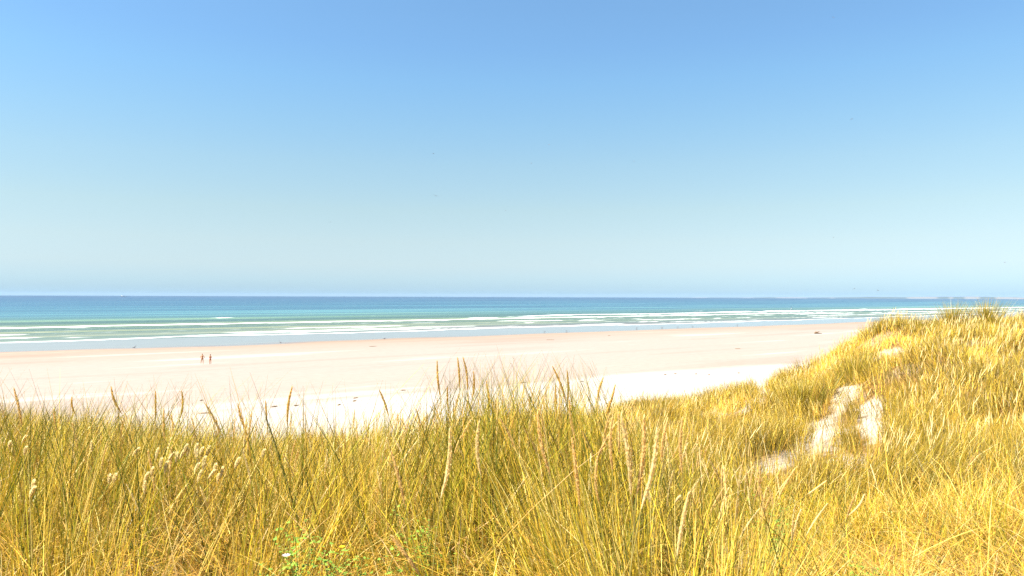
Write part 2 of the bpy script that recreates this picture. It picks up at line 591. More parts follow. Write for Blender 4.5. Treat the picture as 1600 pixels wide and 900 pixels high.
# ------------------------------------------------------------------ far coast
def coast():
    pts = []
    cs = np.arange(1060, 2001, 6)
    Vt, Qs, cols = [], [], []
    n = 6
    for i, c in enumerate(cs):
        d = 15500 - (c - 1060) * 5.0
        g = sstep(1060, 1500, c)
        hgt = (9 + 32 * g) * (.55 + .7 * fbm(np.array([c / 40.]), np.array([1.]), 500, 3)[0])
        p = at(c, 466, d)
        for k, (dd, hh) in enumerate([(-120, 0), (-60, .35 * hgt), (0, .9 * hgt), (300, hgt), (1200, hgt * 1.05), (2500, 0)]):
            s_ = (d + dd) / d
            Vt.append((p.x * s_, p.y * s_, SEA - .5 + hh))
            cl = vnoise(np.array([c / 14.]), np.array([2.]), 520)[0]
            cl = .2 + .6 * (cl > .52)
            cols.append((cl, cl, cl) if k < 3 else (0, 0, 0))
    for i in range(len(cs) - 1):
        for k in range(n - 1):
            a = i * n + k
            Qs.append((a, a + n, a + n + 1, a + 1))
    m, t, N, L, p = new_mat('far_coast_chalk_heath_haze')
    a = N.new('ShaderNodeAttribute'); a.attribute_name = 'tint'
    L.new(ramp_node(N, L, a.outputs['Fac'], [(0, (.05, .075, .085)), (.3, (.07, .09, .095)), (.8, (.15, .15, .15))]), p.inputs['Base Color'])  # chalk and heath tones with distance-haze blue put into the base colour
    p.inputs['Roughness'].default_value = .9
    return obj('headland', np_mesh('headland', np.array(Vt), np.array(Qs), [m], np.array(cols)))


hd = coast()
tag(hd, 'low hazy headland with pale cliffs along the horizon', kind='structure')

# haze: one closed box around everything
def haze():
    x0, x1, y0, y1, z0, z1 = -27000, 29000, -1200, 38000, -3, 115
    V = [(x, y, z) for z in (z0, z1) for y in (y0, y1) for x in (x0, x1)]
    Q = [(0, 2, 3, 1), (4, 5, 7, 6), (0, 1, 5, 4), (2, 6, 7, 3), (0, 4, 6, 2), (1, 3, 7, 5)]
    m = bpy.data.materials.new('sea_air'); m.use_nodes = True
    N, L = m.node_tree.nodes, m.node_tree.links
    N.clear()
    o = N.new('ShaderNodeOutputMaterial'); v = N.new('ShaderNodeVolumePrincipled')
    v.inputs['Color'].default_value = (.42, .62, .85, 1)
    v.inputs['Density'].default_value = HAZE
    v.inputs['Anisotropy'].default_value = 0
    L.new(v.outputs[0], o.inputs['Volume'])
    h = obj('haze', np_mesh('haze', np.array(V, float), np.array(Q), [m]))
    tag(h, 'thin pale sea haze', kind='stuff')


HAZE = 1.8e-5
haze()


# ------------------------------------------------------------------ grass blades
class Blades:
    def __init__(self):
        self.V, self.Q, self.K, self.n = [], [], [], 0

    def add(self, root, L, az, lean, bend, width, cb, ct, seg=4, limit=True, twist=None):
        n = len(root)
        s = np.linspace(0, 1, seg + 1)
        th = lean[:, None] + bend[:, None] * s[None, :] ** 1.3
        th_m = (th[:, 1:] + th[:, :-1]) / 2
        dl = (L / seg)[:, None]
        hx = np.concatenate([np.zeros((n, 1)), np.cumsum(np.sin(th_m) * dl, 1)], 1)
        hz = np.concatenate([np.zeros((n, 1)), np.cumsum(np.cos(th_m) * dl, 1)], 1)
        P = np.stack([root[:, None, 0] + hx * np.cos(az)[:, None], root[:, None, 1] + hx * np.sin(az)[:, None], root[:, None, 2] + hz], -1)
        g = ground(P[:, :, 0].ravel(), P[:, :, 1].ravel()).reshape(n, seg + 1)
        P[:, :, 2] = np.maximum(P[:, :, 2], g + .006)
        if limit:
            keep = self.allowed(P[:, -1])
            P, az, width, cb, ct, n = P[keep], az[keep], width[keep], cb[keep], ct[keep], int(keep.sum())
        tw = rng.uniform(-1.3, 1.3, n)
        side = np.stack([-np.sin(az + tw), np.cos(az + tw), rng.uniform(-.25, .25, n)], -1)
        wv = (width[:, None] * (1 - .93 * s[None, :] ** 1.6)) / 2
        A = P - side[:, None, :] * wv[..., None]
        B = P + side[:, None, :] * wv[..., None]
        V = np.stack([A, B], 2).reshape(-1, 3)
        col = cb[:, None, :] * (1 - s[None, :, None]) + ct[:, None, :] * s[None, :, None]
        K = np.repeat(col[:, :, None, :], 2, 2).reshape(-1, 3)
        base = self.n + (np.arange(n) * (seg + 1) * 2)[:, None] + (np.arange(seg) * 2)[None, :]
        Q = np.stack([base, base + 1, base + 3, base + 2], -1).reshape(-1, 4)
        self.V.append(V); self.Q.append(Q); self.K.append(K); self.n += len(V)

    def allowed(self, tip):
        c, r = project(tip)
        Y = tip[:, 1]
        soft = rng.random(len(tip))
        lim = np.interp(c, ENV_C, ENV_R)
        # only the sparse tips of the close grass reach up to the limit
        ok = r > lim + 95 * (1 - soft ** .22)
        nearby = Y < 9
        return np.where(nearby, ok & (Y > .9), True)

    def build(self, name, mat):
        me = np_mesh(name, np.concatenate(self.V), np.concatenate(self.Q), [mat], np.concatenate(self.K))
        return obj(name, me)


ENV_C = [-400, 0, 60, 200, 300, 450, 560, 640, 700, 760, 880, 960, 1000, 1060, 1120, 1250, 1400, 1600, 2000]
ENV_R = [560, 575, 600, 590, 580, 590, 585, 590, 560, 545, 545, 565, 640, 655, 690, 740, 700, 690, 690]


def pick(cols, n, wts=None):
    cols = np.array(cols)
    i = rng.choice(len(cols), n, p=wts)
    c = cols[i] * rng.uniform(.6, 1.32, (n, 1))
    return c


STRAW = [(.74, .50, .09), (.77, .56, .14), (.70, .43, .055), (.80, .63, .22), (.62, .36, .035)]
GREEN = [(.30, .26, .018), (.12, .135, .016), (.40, .33, .022), (.07, .085, .014), (.19, .20, .022)]
ORANGE = [(.60, .32, .035), (.66, .40, .06), (.46, .22, .025)]
LIGHT = [(.92, .74, .28), (.93, .80, .38), (.88, .70, .16)]
GOLD = [(.78, .54, .035), (.64, .46, .028), (.82, .58, .055), (.56, .42, .022)]
BROWN = [(.42, .22, .04), (.50, .28, .06)]


def sample(n, y0, y1, tmax=.82, power=1.0):
    """roots spread over the wedge the camera looks into"""
    Y = (y0 ** (power + 1) + rng.random(n) * (y1 ** (power + 1) - y0 ** (power + 1))) ** (1 / (power + 1))
    t = rng.uniform(-tmax, tmax, n)
    return t * Y, Y


def hgt_field(X, Y):
    """how long the grass stands, metres"""
    c = 800 + F * X / np.maximum(Y, .5)
    right = sstep(980, 1150, c)
    near = .30 + .46 * sstep(2.0, 3.8, Y)
    near = near * (1 - .09 * (1 - sstep(330, 450, c)))
    near = near * (1 - right) + (.46 + .10 * sstep(3, 6, Y)) * right
    far = .50 + 0 * Y
    near = near * (1 - .45 * sstep(150, 200, c) * (1 - sstep(340, 380, c)) * (1 - sstep(3.2, 3.6, Y)))
    near = near * (1 - .5 * sstep(420, 460, c) * (1 - sstep(590, 640, c)) * (1 - sstep(2.7, 3.1, Y)))
    h = near * (1 - sstep(6.5, 10, Y)) + far * sstep(6.5, 10, Y)
    left = 1 - sstep(250, 420, c)
    return h


HOLES = [(235, 745, .13), (275, 735, .13), (320, 745, .11), (470, 850, .20), (540, 870, .18), (1185, 868, .16), (440, 885, .12), (1215, 800, .12),
         (700, 870, .12), (60, 850, .12), (640, 800, .10), (1480, 860, .12), (1330, 870, .12)]
HOLES = [(*pix_ground(c, r, .18), a) for c, r, a in HOLES]


def hole(X, Y):
    """gaps between the clumps where the dark litter shows"""
    m = sstep(.60, .72, fbm(X / .42 + 9, Y / .55, 333, 2)) * .9
    for x, y, a in HOLES:
        m = np.maximum(m, 1 - sstep(.6, 1.3, np.hypot((X - x) / (a * 1.3), (Y - y) / (a * 1.6))))
    return m


g = Blades()
# --- 1. clumps of marram close to the camera
nc = 1080
cx, cy = sample(nc, 2.35, 9.5, .80, .75)
hh = hgt_field(cx, cy)
kind = fbm(cx / 1.2, cy / 1.2, 61)
per = rng.integers(10, 62, nc)
idx = np.repeat(np.arange(nc), per)
n = len(idx)
rad = np.abs(rng.normal(0, .075, n)); ang = rng.uniform(0, 2 * np.pi, n)
X = cx[idx] + rad * np.cos(ang); Y = cy[idx] + rad * np.sin(ang)
mean_az = rng.uniform(0, 2 * np.pi, nc); mean_l = rng.uniform(0, .60, nc)
lx = rad * 3.4 * np.cos(ang) + mean_l[idx] * np.cos(mean_az[idx]) + rng.normal(0, .20, n)
ly = rad * 3.4 * np.sin(ang) + mean_l[idx] * np.sin(mean_az[idx]) + rng.normal(0, .16, n)
lean = np.hypot(lx, ly); az = np.arctan2(ly, lx)
L = hh[idx] * rng.uniform(.55, 1.28, n) * rng.uniform(.70, 1.18, nc)[idx]
share = sstep(.42, .58, kind + rng.normal(0, .08, nc))
dead = rng.random(n) < (.22 + .66 * share)[idx]
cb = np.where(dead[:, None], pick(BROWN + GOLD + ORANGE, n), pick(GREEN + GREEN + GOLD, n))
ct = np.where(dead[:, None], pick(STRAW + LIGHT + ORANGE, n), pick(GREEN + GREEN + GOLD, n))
keep = (rng.random(n) > bare(X, Y)) & (rng.random(n) > hole(X, Y))
wd = np.where(dead, rng.uniform(.0020, .0048, n), rng.uniform(.0034, .0072, n)) * (1 + .03 * Y)
bend = rng.uniform(.0, .55, n) + np.where(dead, rng.exponential(.7, n), 0)
root = np.stack([X, Y, ground(X, Y)], -1)
k = keep
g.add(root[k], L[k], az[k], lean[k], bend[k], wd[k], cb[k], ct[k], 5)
# --- 2. short undergrowth that fills between the clumps
n = 26000
X, Y = sample(n, 1.5, 9.5, .84, .8)
keep = (rng.random(n) > bare(X, Y) * 1.1) & (rng.random(n) > hole(X, Y))
X, Y = X[keep], Y[keep]; n = len(X)
L = hgt_field(X, Y) * rng.uniform(.25, .8, n)
g.add(np.stack([X, Y, ground(X, Y)], -1), L, rng.uniform(0, 6.28, n), np.abs(rng.normal(.25, .25, n)), rng.uniform(0, .9, n),
      rng.uniform(.0025, .0050, n) * (1 + .04 * Y), pick(BROWN + ORANGE + GREEN, n), pick(STRAW + GOLD + ORANGE + GREEN, n), 4)
# --- 3. dead stems lying criss-cross
n = 44000
X, Y = sample(n, 1.5, 9.5, .84, .2)
keep = (rng.random(n) > bare(X, Y)) & (rng.random(n) > .55 * hole(X, Y)) & (rng.random(n) > sstep(5.0, 9.3, Y + 1.5 * (vnoise(X, Y, 77) - .5)) * .95) & (rng.random(n) > .65 * sstep(.1, .35, X / Y) * sstep(2.5, 4.5, Y))
X, Y = X[keep], Y[keep]; n = len(X)
z = ground(X, Y) + rng.random(n) ** 1.1 * (.42 - .14 * sstep(3, 5, Y))
az = np.where(rng.random(n) < .35, rng.normal(2.7, .5, n), rng.uniform(0, 6.28, n))
g.add(np.stack([X, Y, z], -1), rng.uniform(.15, .6, n), az, rng.uniform(.75, 1.5, n), rng.uniform(-.1, .7, n),
      rng.uniform(.0020, .0042, n), pick(ORANGE + BROWN + BROWN, n), pick(STRAW + LIGHT + ORANGE + BROWN + BROWN + GREEN, n), 4)
# --- 4. the big fans of long blades
for c0, Yr, nb, Lm, azm, sp in [(990, 2.35, 420, .80, 2.6, .55), (905, 2.9, 420, .86, 2.4, .6), (1020, 3.1, 240, .8, 1.2, .9),
                                (130, 2.6, 150, .78, 2.3, 1.1), (420, 3.0, 200, .80, .5, 1.2), (90, 2.7, 200, .84, 2.0, 1.3),
                                (820, 4.2, 420, .86, 1.6, 1.6), (740, 4.0, 360, .86, 1.6, 1.6), (900, 4.8, 700, .95, 1.4, 1.6), (830, 4.6, 600, .95, 1.4, 1.6), (945, 4.5, 420, .92, 1.4, 1.6), (790, 5.0, 500, .95, 1.4, 1.6),
                                (230, 4.3, 320, .84, 2.4, 1.4), (560, 3.6, 240, .78, 2.4, 1.0), (700, 3.0, 170, .74, 2.8, .8),
                                (20, 3.6, 260, .9, 1.0, 1.5), (500, 4.6, 220, .8, 1.2, 1.5), (960, 3.9, 320, .84, 1.0, 1.2),
                                (1120, 2.6, 240, .72, .6, .7), (1180, 3.1, 220, .62, .5, .8), (360, 4.8, 240, .84, 1.2, 1.5)]:
    x0 = (c0 - 800) / F * Yr
    n = nb
    X = x0 + rng.normal(0, .10, n); Y = Yr + rng.normal(0, .12, n)
    az = rng.normal(azm, sp, n); lean = np.abs(rng.normal(.24, .22, n))
    dead = rng.random(n) < .35
    g.add(np.stack([X, Y, ground(X, Y)], -1), Lm * rng.uniform(.6, 1.22, n), az, lean, rng.uniform(.05, .5, n),
          rng.uniform(.0030, .0066, n), pick(GREEN + GOLD, n), np.where(dead[:, None], pick(STRAW, n), pick(GREEN + GREEN + GOLD + STRAW, n)), 6)
# --- sparse tall blades whose tips stand free against the beach
def tall(n, ca, cb_, y0, y1, mean):
    c = rng.uniform(ca, cb_, n); Y = rng.uniform(y0, y1, n)
    r = np.interp(c, ENV_C, ENV_R) + 6 + rng.exponential(mean, n)
    X = (c - 800) / F * Y
    tipz = CAMZ - (r - 463.5) / F * Y
    lean = rng.normal(0, .30, n); la = np.abs(lean)
    bend = rng.uniform(.05, .45, n) * (la > .06)
    az = np.where(lean > 0, 0, np.pi) + rng.normal(0, .5, n)
    for it in range(2):
        X0 = X - np.cos(az) * (tipz - ground(X, Y)) * np.tan(np.clip(la + bend * .6, 0, .9))
        Hh = tipz - ground(X0, Y)
    L = Hh / np.cos(np.clip(la + bend * .55, 0, 1.0))
    k = (L > .3) & (L < 1.5)
    n = int(k.sum())
    root = np.stack([X0, Y, ground(X0, Y)], -1)[k]
    dead = rng.random(n) < .3
    g.add(root, L[k], az[k], la[k], bend[k], rng.uniform(.0052, .0082, n) * (.6 + Y[k] / 9), pick(GREEN, n),
          np.where(dead[:, None], pick(BROWN + ORANGE, n), pick(GREEN, n)), 6, False)


tall(560, -60, 480, 3.0, 5.2, 38)
tall(110, 480, 640, 3.2, 5.2, 38)
tall(720, 650, 975, 3.2, 5.0, 44)
tall(14, 690, 800, 3.4, 4.4, 4)
tall(12, 820, 950, 3.4, 4.4, 4)
tall(120, 970, 1130, 2.6, 4.5, 40)
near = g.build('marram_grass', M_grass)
tag(near, 'long green and straw coloured dune grass in the foreground', kind='stuff')

# --- 5. grass over the rest of the dune
g = Blades()
n = 350000
X, Y = sample(n, 6.2, 34, .84, .35)
c = 800 + F * X / Y
b = bare(X, Y, .42)
gap = sstep(.60, .70, fbm(X / 2.0, Y / 2.0, 71)) * .55
keep = (rng.random(n) > np.maximum(b * .93, gap)) & (rng.random(n) > .62 * sstep(.5, .2, fbm(X / .5, Y / .5, 73)))
X, Y, c = X[keep], Y[keep], c[keep]; n = len(X)
cl = fbm(X / 1.5, Y / 1.5, 81, 3)
big = fbm(X / 4.5, Y / 4.5, 91, 2)
dark = np.maximum(sstep(.46, .56, cl * .6 + big * .4), .8 * sstep(.3, .8, mound(X, Y)[1] + (cl - .5) * .9))
L = (.27 + .34 * dark) * rng.uniform(.6, 1.25, n)
# wind combed, with a lean that changes from clump to clump
a0 = fbm(X / 2.2, Y / 2.2, 95) * 5 - 1.6
az = a0 + rng.normal(0, .7, n)
lean = np.abs(rng.normal(.28, .16, n)); bend = rng.uniform(.1, .9, n)
isg = rng.random(n) < (.09 + .74 * dark)
cb = np.where(isg[:, None], pick([(.13, .10, .012), (.18, .10, .015), (.11, .10, .014)], n), pick(BROWN + GOLD + ORANGE, n))
ct = np.where(isg[:, None], pick([(.28, .195, .012), (.17, .14, .013), (.36, .235, .016), (.23, .15, .012)], n), pick(STRAW + GOLD + ORANGE + LIGHT, n))
g.add(np.stack([X, Y, ground(X, Y)], -1), L, az, lean, bend, rng.uniform(.006, .010, n) * (.65 + Y / 28), cb, ct, 3, False)
far = g.build('dune_grass', M_grass)
tag(far, 'golden grass covering the slopes of the dune', kind='stuff')


# distinct tufts that stand up on the crest
def tuft(c0, Yr, nb, h, spread, label):
    x0 = (c0 - 800) / F * Yr
    g = Blades()
    n = nb
    a = rng.uniform(0, 6.28, n); r_ = np.abs(rng.normal(0, spread, n))
    X = x0 + r_ * np.cos(a); Y = Yr + r_ * np.sin(a)
    dead = rng.random(n) < .3
    g.add(np.stack([X, Y, ground(X, Y)], -1), h * rng.uniform(.55, 1.15, n), a, np.clip(r_ / spread * .28, 0, .8) + np.abs(rng.normal(0, .08, n)),
          rng.uniform(.05, .5, n), rng.uniform(.009, .015, n), pick(BROWN + GREEN, n),
          np.where(dead[:, None], pick(STRAW, n), pick([(.28, .23, .02), (.20, .19, .02), (.34, .26, .025)], n)), 4, False)
    o = g.build('grass_tuft', M_grass)
    tag(o, label, 'grass tuft', 'grass tufts on the dune crest')


TUFTS = [(1540, 27.0, 620, 1.05, .34, 'tall spiky grass tuft on the crest, nearest the right edge of the photo'),
         (1488, 27.5, 520, 1.05, .32, 'upright grass tuft on the dune crest, left of the rightmost crest tuft'),
         (1408, 27.0, 520, .80, .36, 'dark olive grass tuft at the shoulder of the dune against the surf'),
         (1436, 26.0, 480, .70, .36, 'squat dark grass tuft just right of the shoulder of the dune'),
         (1375, 26.0, 420, .60, .35, 'low dark grass tuft at the left shoulder of the dune'),
         (1250, 17.6, 900, .66, .60, 'large dark brown green tuft above the left bare sand hollow'),
         (1335, 19.5, 700, .62, .50, 'broad olive tuft between the two upper bare sand hollows')]
for T in TUFTS:
    tuft(*T)


# ------------------------------------------------------------------ seed heads
def ortho(d):
    d = d.normalized()
    a = d.cross(Vector((0.3, .9, .1))).normalized()
    return d, a, d.cross(a)


def tube(pts, rads, k=5):
    V, Q = [], []
    for i, p in enumerate(pts):
        d = (pts[min(i + 1, len(pts) - 1)] - pts[max(i - 1, 0)])
        _, a, b = ortho(d)
        for j in range(k):
            t = 2 * math.pi * j / k
            V.append(p + (a * math.cos(t) + b * math.sin(t)) * rads[i])
    for i in range(len(pts) - 1):
        for j in range(k):
            Q.append((i * k + j, i * k + (j + 1) % k, (i + 1) * k + (j + 1) % k, (i + 1) * k + j))
    return V, Q


def spike_mesh(pts, rmax, ns, col, slen=.013, k=6, awn=0.0):
    """a plume: core spindle and many little pointed husks"""
    V, Q = tube(pts, [rmax * .62 * max(.08, math.sin(math.pi * (.06 + .90 * i / (len(pts) - 1))) ** .6) for i in range(len(pts))], k)
    V = [tuple(v) for v in V]
    K = [tuple(c * .8 for c in col)] * len(V)
    npnt = len(pts)
    for q in range(ns):
        s = random.random()
        f = s * (npnt - 1); i = min(int(f), npnt - 2); t = f - i
        p = pts[i].lerp(pts[i + 1], t)
        d, a, b = ortho(pts[i + 1] - pts[i])
        th = random.uniform(0, 6.283)
        out = a * math.cos(th) + b * math.sin(th)
        rr = rmax * max(.1, math.sin(math.pi * (.06 + .90 * s)) ** .6)
        ln = slen * random.uniform(.7, 1.25)
        p0 = p + out * rr * .35
        tip = p + out * (rr * random.uniform(.9, 1.15) + awn * random.random()) + d * ln
        mid = p0.lerp(tip, .45) + out * rr * .15
        sd2 = d.cross(out) * slen * .14
        n0 = len(V)
        V += [tuple(p0), tuple(mid + sd2), tuple(tip), tuple(mid - sd2)]
        Q.append((n0, n0 + 1, n0 + 2, n0 + 3))
        v = random.uniform(.8, 1.2)
        K += [tuple(c * v for c in col)] * 4
    return np.array(V), np.array(Q), np.array(K)


PALE = (.95, .80, .42); TAN = (.88, .64, .20); WARM = (.92, .70, .30)


def head_at(tip, base, Y, label, col=PALE, rad=.0085, group='marram seed heads among the foreground grass', tip_dy=0, size=1.0):
    T = at(tip[0], tip[1], Y + tip_dy); B = at(base[0], base[1], Y)
    d = (T - B)
    bend = Vector((random.uniform(-.012, .012), random.uniform(-.01, .01), 0))
    pts = []
    for i in range(9):
        s = i / 8
        pts.append(B + d * s + bend * math.sin(math.pi * s))
    # stalk down to the ground, straightening towards the vertical
    hz = Vector((d.x, d.y, 0)) / max(d.z, .03)
    zg = B.z
    P = B.copy(); st = [P.copy()]
    slope = hz.copy()
    for i in range(40):
        P = P - Vector((slope.x * .04, slope.y * .04, .04)); slope *= .93
        st.append(P.copy())
        if P.z < ground1(P.x, P.y): break
    st = st[::3] + [st[-1]]
    st.reverse()
    root = st[0].copy()
    e = empty('seed_head_stalk', root, 0, label, 'grass stalk', group)
    V, Q = tube([p - root for p in st], [.0016 * size] * len(st), 4)
    sc_ = (.48, .40, .12)
    obj('stalk', np_mesh('stalk', np.array([tuple(v) for v in V]), np.array(Q), [M_seed], np.array([sc_] * len(V)), True), e)
    V, Q, K = spike_mesh([p - root for p in pts], rad * size, int(260), col)
    obj('seed_head', np_mesh('seed_head', V, Q, [M_seed], K), e)
    return e


HEADS = [
    ((683, 565), (688, 620), 4.3, 'tan seed head against the beach, tallest left of the central pair', TAN),
    ((715, 560), (718, 606), 4.6, 'slim tan seed head, left one of the close pair rising highest against the beach', TAN),
    ((724, 560), (730, 610), 4.5, 'slim tan seed head, right one of the close pair rising highest against the beach', TAN),
    ((740, 582), (738, 622), 4.8, 'tan seed head just right of the highest close pair', TAN),
    ((760, 597), (763, 645), 4.4, 'tan seed head standing third to the right of the highest pair', TAN),
    ((699, 606), (701, 645), 4.9, 'short seed head below the highest close pair', TAN),
    ((594, 612), (607, 650), 4.6, 'lone tan seed head leaning left against the white sand at centre left', TAN),
    ((456, 606), (449, 665), 3.9, 'tall lone straight seed head against the white sand on the left half', TAN),
    ((415, 628), (417, 660), 5.2, 'thin dark seed head between two larger ones on the left half', TAN),
    ((372, 632), (386, 677), 4.4, 'plump tan seed head leaning left against white sand', TAN),
    ((284, 612), (281, 655), 4.8, 'thin seed head, right one of two standing below the walkers', TAN),
    ((243, 612), (243, 655), 4.9, 'thin straight seed head, left one of two standing below the walkers', TAN),
    ((174, 606), (190, 646), 4.5, 'tan seed head leaning left above the fluffy bunny tail grass', TAN),
    ((112, 622), (118, 648), 5.4, 'small tan seed head leaning left near the left side', TAN),
    ((22, 608), (34, 665), 4.1, 'long golden seed head leaning left at the far left of the photo', WARM),
    ((84, 640), (90, 675), 4.6, 'golden seed head standing low right of the leftmost one', WARM),
    ((864, 574), (884, 628), 4.2, 'tan seed head leaning left in the thick clump right of centre', TAN),
    ((886, 580), (887, 628), 4.5, 'upright tan seed head in the thick clump right of centre', TAN),
    ((868, 602), (869, 655), 4.4, 'lower seed head in the thick clump right of centre', TAN),
    ((942, 591), (934, 628), 4.7, 'small tan seed head leaning right at the right side of the thick clump', TAN),
    ((961, 602), (946, 652), 4.2, 'dark tan seed head leaning right, rightmost against the beach', TAN),
    ((256, 640), (258, 690), 4.3, 'golden seed head standing behind the bunny tail grass', WARM),
    ((703, 672), (689, 778), 2.2, 'large pale cream seed head, leftmost of the close ones at centre', PALE),
    ((748, 662), (751, 742), 2.7, 'slender straight pale seed head right of the large cream one', PALE),
    ((840, 648), (860, 742), 2.5, 'frayed golden seed head leaning left in front of the thick clump', WARM),
    ((782, 656), (806, 705), 3.3, 'golden seed head tilted left below the thick clump', WARM),
    ((890, 628), (900, 690), 3.4, 'golden seed head behind another in front of the thick clump', WARM),
    ((894, 688), (906, 790), 2.4, 'long thin golden seed head hanging low in front of the thick clump', WARM),
    ((956, 655), (957, 735), 2.7, 'golden seed head, leftmost of the row of five right of centre', WARM),
    ((971, 652), (986, 772), 2.05, 'largest pale seed head leaning left in the row right of centre', PALE),
    ((1006, 652), (995, 772), 2.05, 'golden seed head with a brownish tip in the row right of centre', WARM),
    ((1027, 670), (1002, 795), 2.0, 'pale seed head leaning right, crossing the brown tipped one', PALE),
    ((1043, 655), (1034, 725), 3.0, 'small golden seed head leaning right beyond the large row', WARM),
    ((1066, 655), (1066, 738), 2.8, 'upright frayed seed head, rightmost of the row right of centre', WARM),
    ((1076, 772), (1058, 868), 2.3, 'pale seed head standing low at the bottom right of centre', PALE),
    ((612, 708), (632, 788), 2.7, 'golden seed head leaning left below the lone tan one', WARM),
    ((612, 838), (655, 896), 2.5, 'drooping golden seed head near the bottom edge, left of centre', WARM),
    ((933, 718), (938, 790), 2.8, 'dull golden seed head low between two pale groups', WARM),
    ((1350, 774), (1325, 806), 4.6, 'pale seed head slanting right in the lying straw at the right', PALE),
    ((1290, 752), (1262, 772), 5.2, 'pale bent seed head slanting right beneath the bare sand', PALE),
    ((1438, 862), (1437, 900), 3.6, 'pale seed head at the bottom edge on the right', PALE),
    ((1558, 868), (1552, 905), 3.6, 'pale seed head at the bottom edge near the right corner', PALE),
]
for tip, base, Y, lab, col in HEADS:
    head_at(tip, base, Y, lab, col, rad=.0080 if Y < 2.6 else .0076)

# repeats that nothing tells apart: shared meshes
protos = []
for q in range(4):
    H = [.62, .70, .56, .66][q]
    lean = [.10, .22, .30, .05][q]
    pts = [Vector((lean * (z / H) ** 2 * H, 0, z)) for z in np.linspace(0, H, 6)]
    d = (pts[-1] - pts[-2]).normalized()
    hp = [pts[-1] + d * (i / 5 * .19) + Vector((.02 * (i / 5) ** 2, 0, 0)) for i in range(6)]
    V, Q = tube(pts, [.0018] * 6, 4)
    sm = np_mesh('stalk', np.array([tuple(v) for v in V]), np.array(Q), [M_seed], np.array([(.48, .40, .12)] * len(V)), True)
    V, Q, K = spike_mesh(hp, .0072, 130, [PALE, WARM, PALE, WARM][q], slen=.016)
    hm = np_mesh('seed_head', V, Q, [M_seed], K)
    protos.append((sm, hm, np.array([tuple(v) for v in hp])))
cnt = 0
tries = 0
while cnt < 230 and tries < 6000:
    tries += 1
    zone = tries % 12
    if zone < 8:
        Yp = random.uniform(5.5, 14); cp = random.uniform(1080, 1620)
    elif zone < 10:
        Yp = random.uniform(3.2, 7); cp = random.uniform(-20, 960)
    else:
        Yp = random.uniform(3.2, 8); cp = random.uniform(950, 1300)
    x = (cp - 800) / F * Yp
    if bare(np.array([x]), np.array([Yp]))[0] > .3: continue
    hp_i = random.randrange(4)
    sm, hm, hp = protos[hp_i]
    S = random.uniform(.8, 1.1) * (.95 if cp > 1000 else 1)
    zg = ground1(x, Yp)
    c_, r_ = project(np.array([[x, Yp, zg + .8 * S]]))
    if r_[0] < np.interp(c_[0], ENV_C, ENV_R) + (15 if cp > 1000 else 60): continue
    tone = ('pale', 'warm golden', 'pale', 'warm golden')[hp_i]
    tilt = random.choice([0.0, math.pi, math.pi / 2, -math.pi / 2])
    how = {0.0: 'leaning right', math.pi: 'leaning left'}.get(tilt, 'nearly upright')
    cc, rw = c_[0], r_[0]
    if cc > 1000:
        where = ('low at the bottom right' if rw > 790 else 'near the right edge' if cc > 1500 else 'right of the bare sand hollows' if cc > 1400
                 else 'just below the bare sand hollows' if cc > 1230 and rw > 700 else 'on the slope among the sand hollows' if cc > 1230
                 else 'left of the bare sand hollows' if cc > 1120 else 'right of the central clump')
    else:
        where = ('at the left edge' if cc < 120 else 'behind the bunny tails' if cc < 380 else 'left of the central clump' if cc < 620 else 'in the central clump')
    lab = '%s seed head %s %s' % (tone, how, where)
    grp = 'scattered seed heads ' + where
    e = empty('seed_head_stalk', (x, Yp, zg - .02), tilt + random.gauss(0, .25), lab, 'grass stalk', grp)
    e.scale = (S, S, S)
    obj('stalk', sm, e); obj('seed_head', hm, e)
    cnt += 1

# the many far ones as one object
n = 5200
X, Y = sample(n, 8.5, 29, .82, .3)
keep = (bare(X, Y, .4) < .3) & (fbm(X / 2.5, Y / 2.5, 222) > .42) & (800 + F * X / Y > 560)
X, Y = X[keep], Y[keep]; n = len(X)
Vs, Qs, Ks, off = [], [], [], 0
zz = ground(X, Y)
for i in range(n):
    h0 = random.uniform(.36, .58); ln = random.uniform(.16, .24)
    l = random.gauss(.12, .14); l2 = random.gauss(0, .1)
    b0 = Vector((X[i], Y[i], zz[i] + .1)); b1 = Vector((X[i] + l * h0, Y[i] + l2 * h0, zz[i] + h0))
    b2 = b1 + Vector((l * 1.6, l2 * 1.4, 1)).normalized() * ln
    wd = .0060 * (.7 + Y[i] / 30)
    V, Q = tube([b0, b1, b1.lerp(b2, .12), b1.lerp(b2, .6), b2], [.0025, .0025, wd, wd * .9, .0015], 3)
    col = np.array(PALE if random.random() < .6 else WARM) * random.uniform(.85, 1.12)
    Vs.append(np.array([tuple(v) for v in V])); Qs.append(np.array(Q) + off); off += len(V)
    kk = np.tile(col, (len(V), 1)); kk[:6] = (.45, .37, .12)
    Ks.append(kk)
o = obj('distant_seed_heads', np_mesh('distant_seed_heads', np.concatenate(Vs), np.concatenate(Qs), [M_seed], np.concatenate(Ks)))
tag(o, 'thin pale seed heads sticking out of the grass all over the dune slopes', kind='stuff')

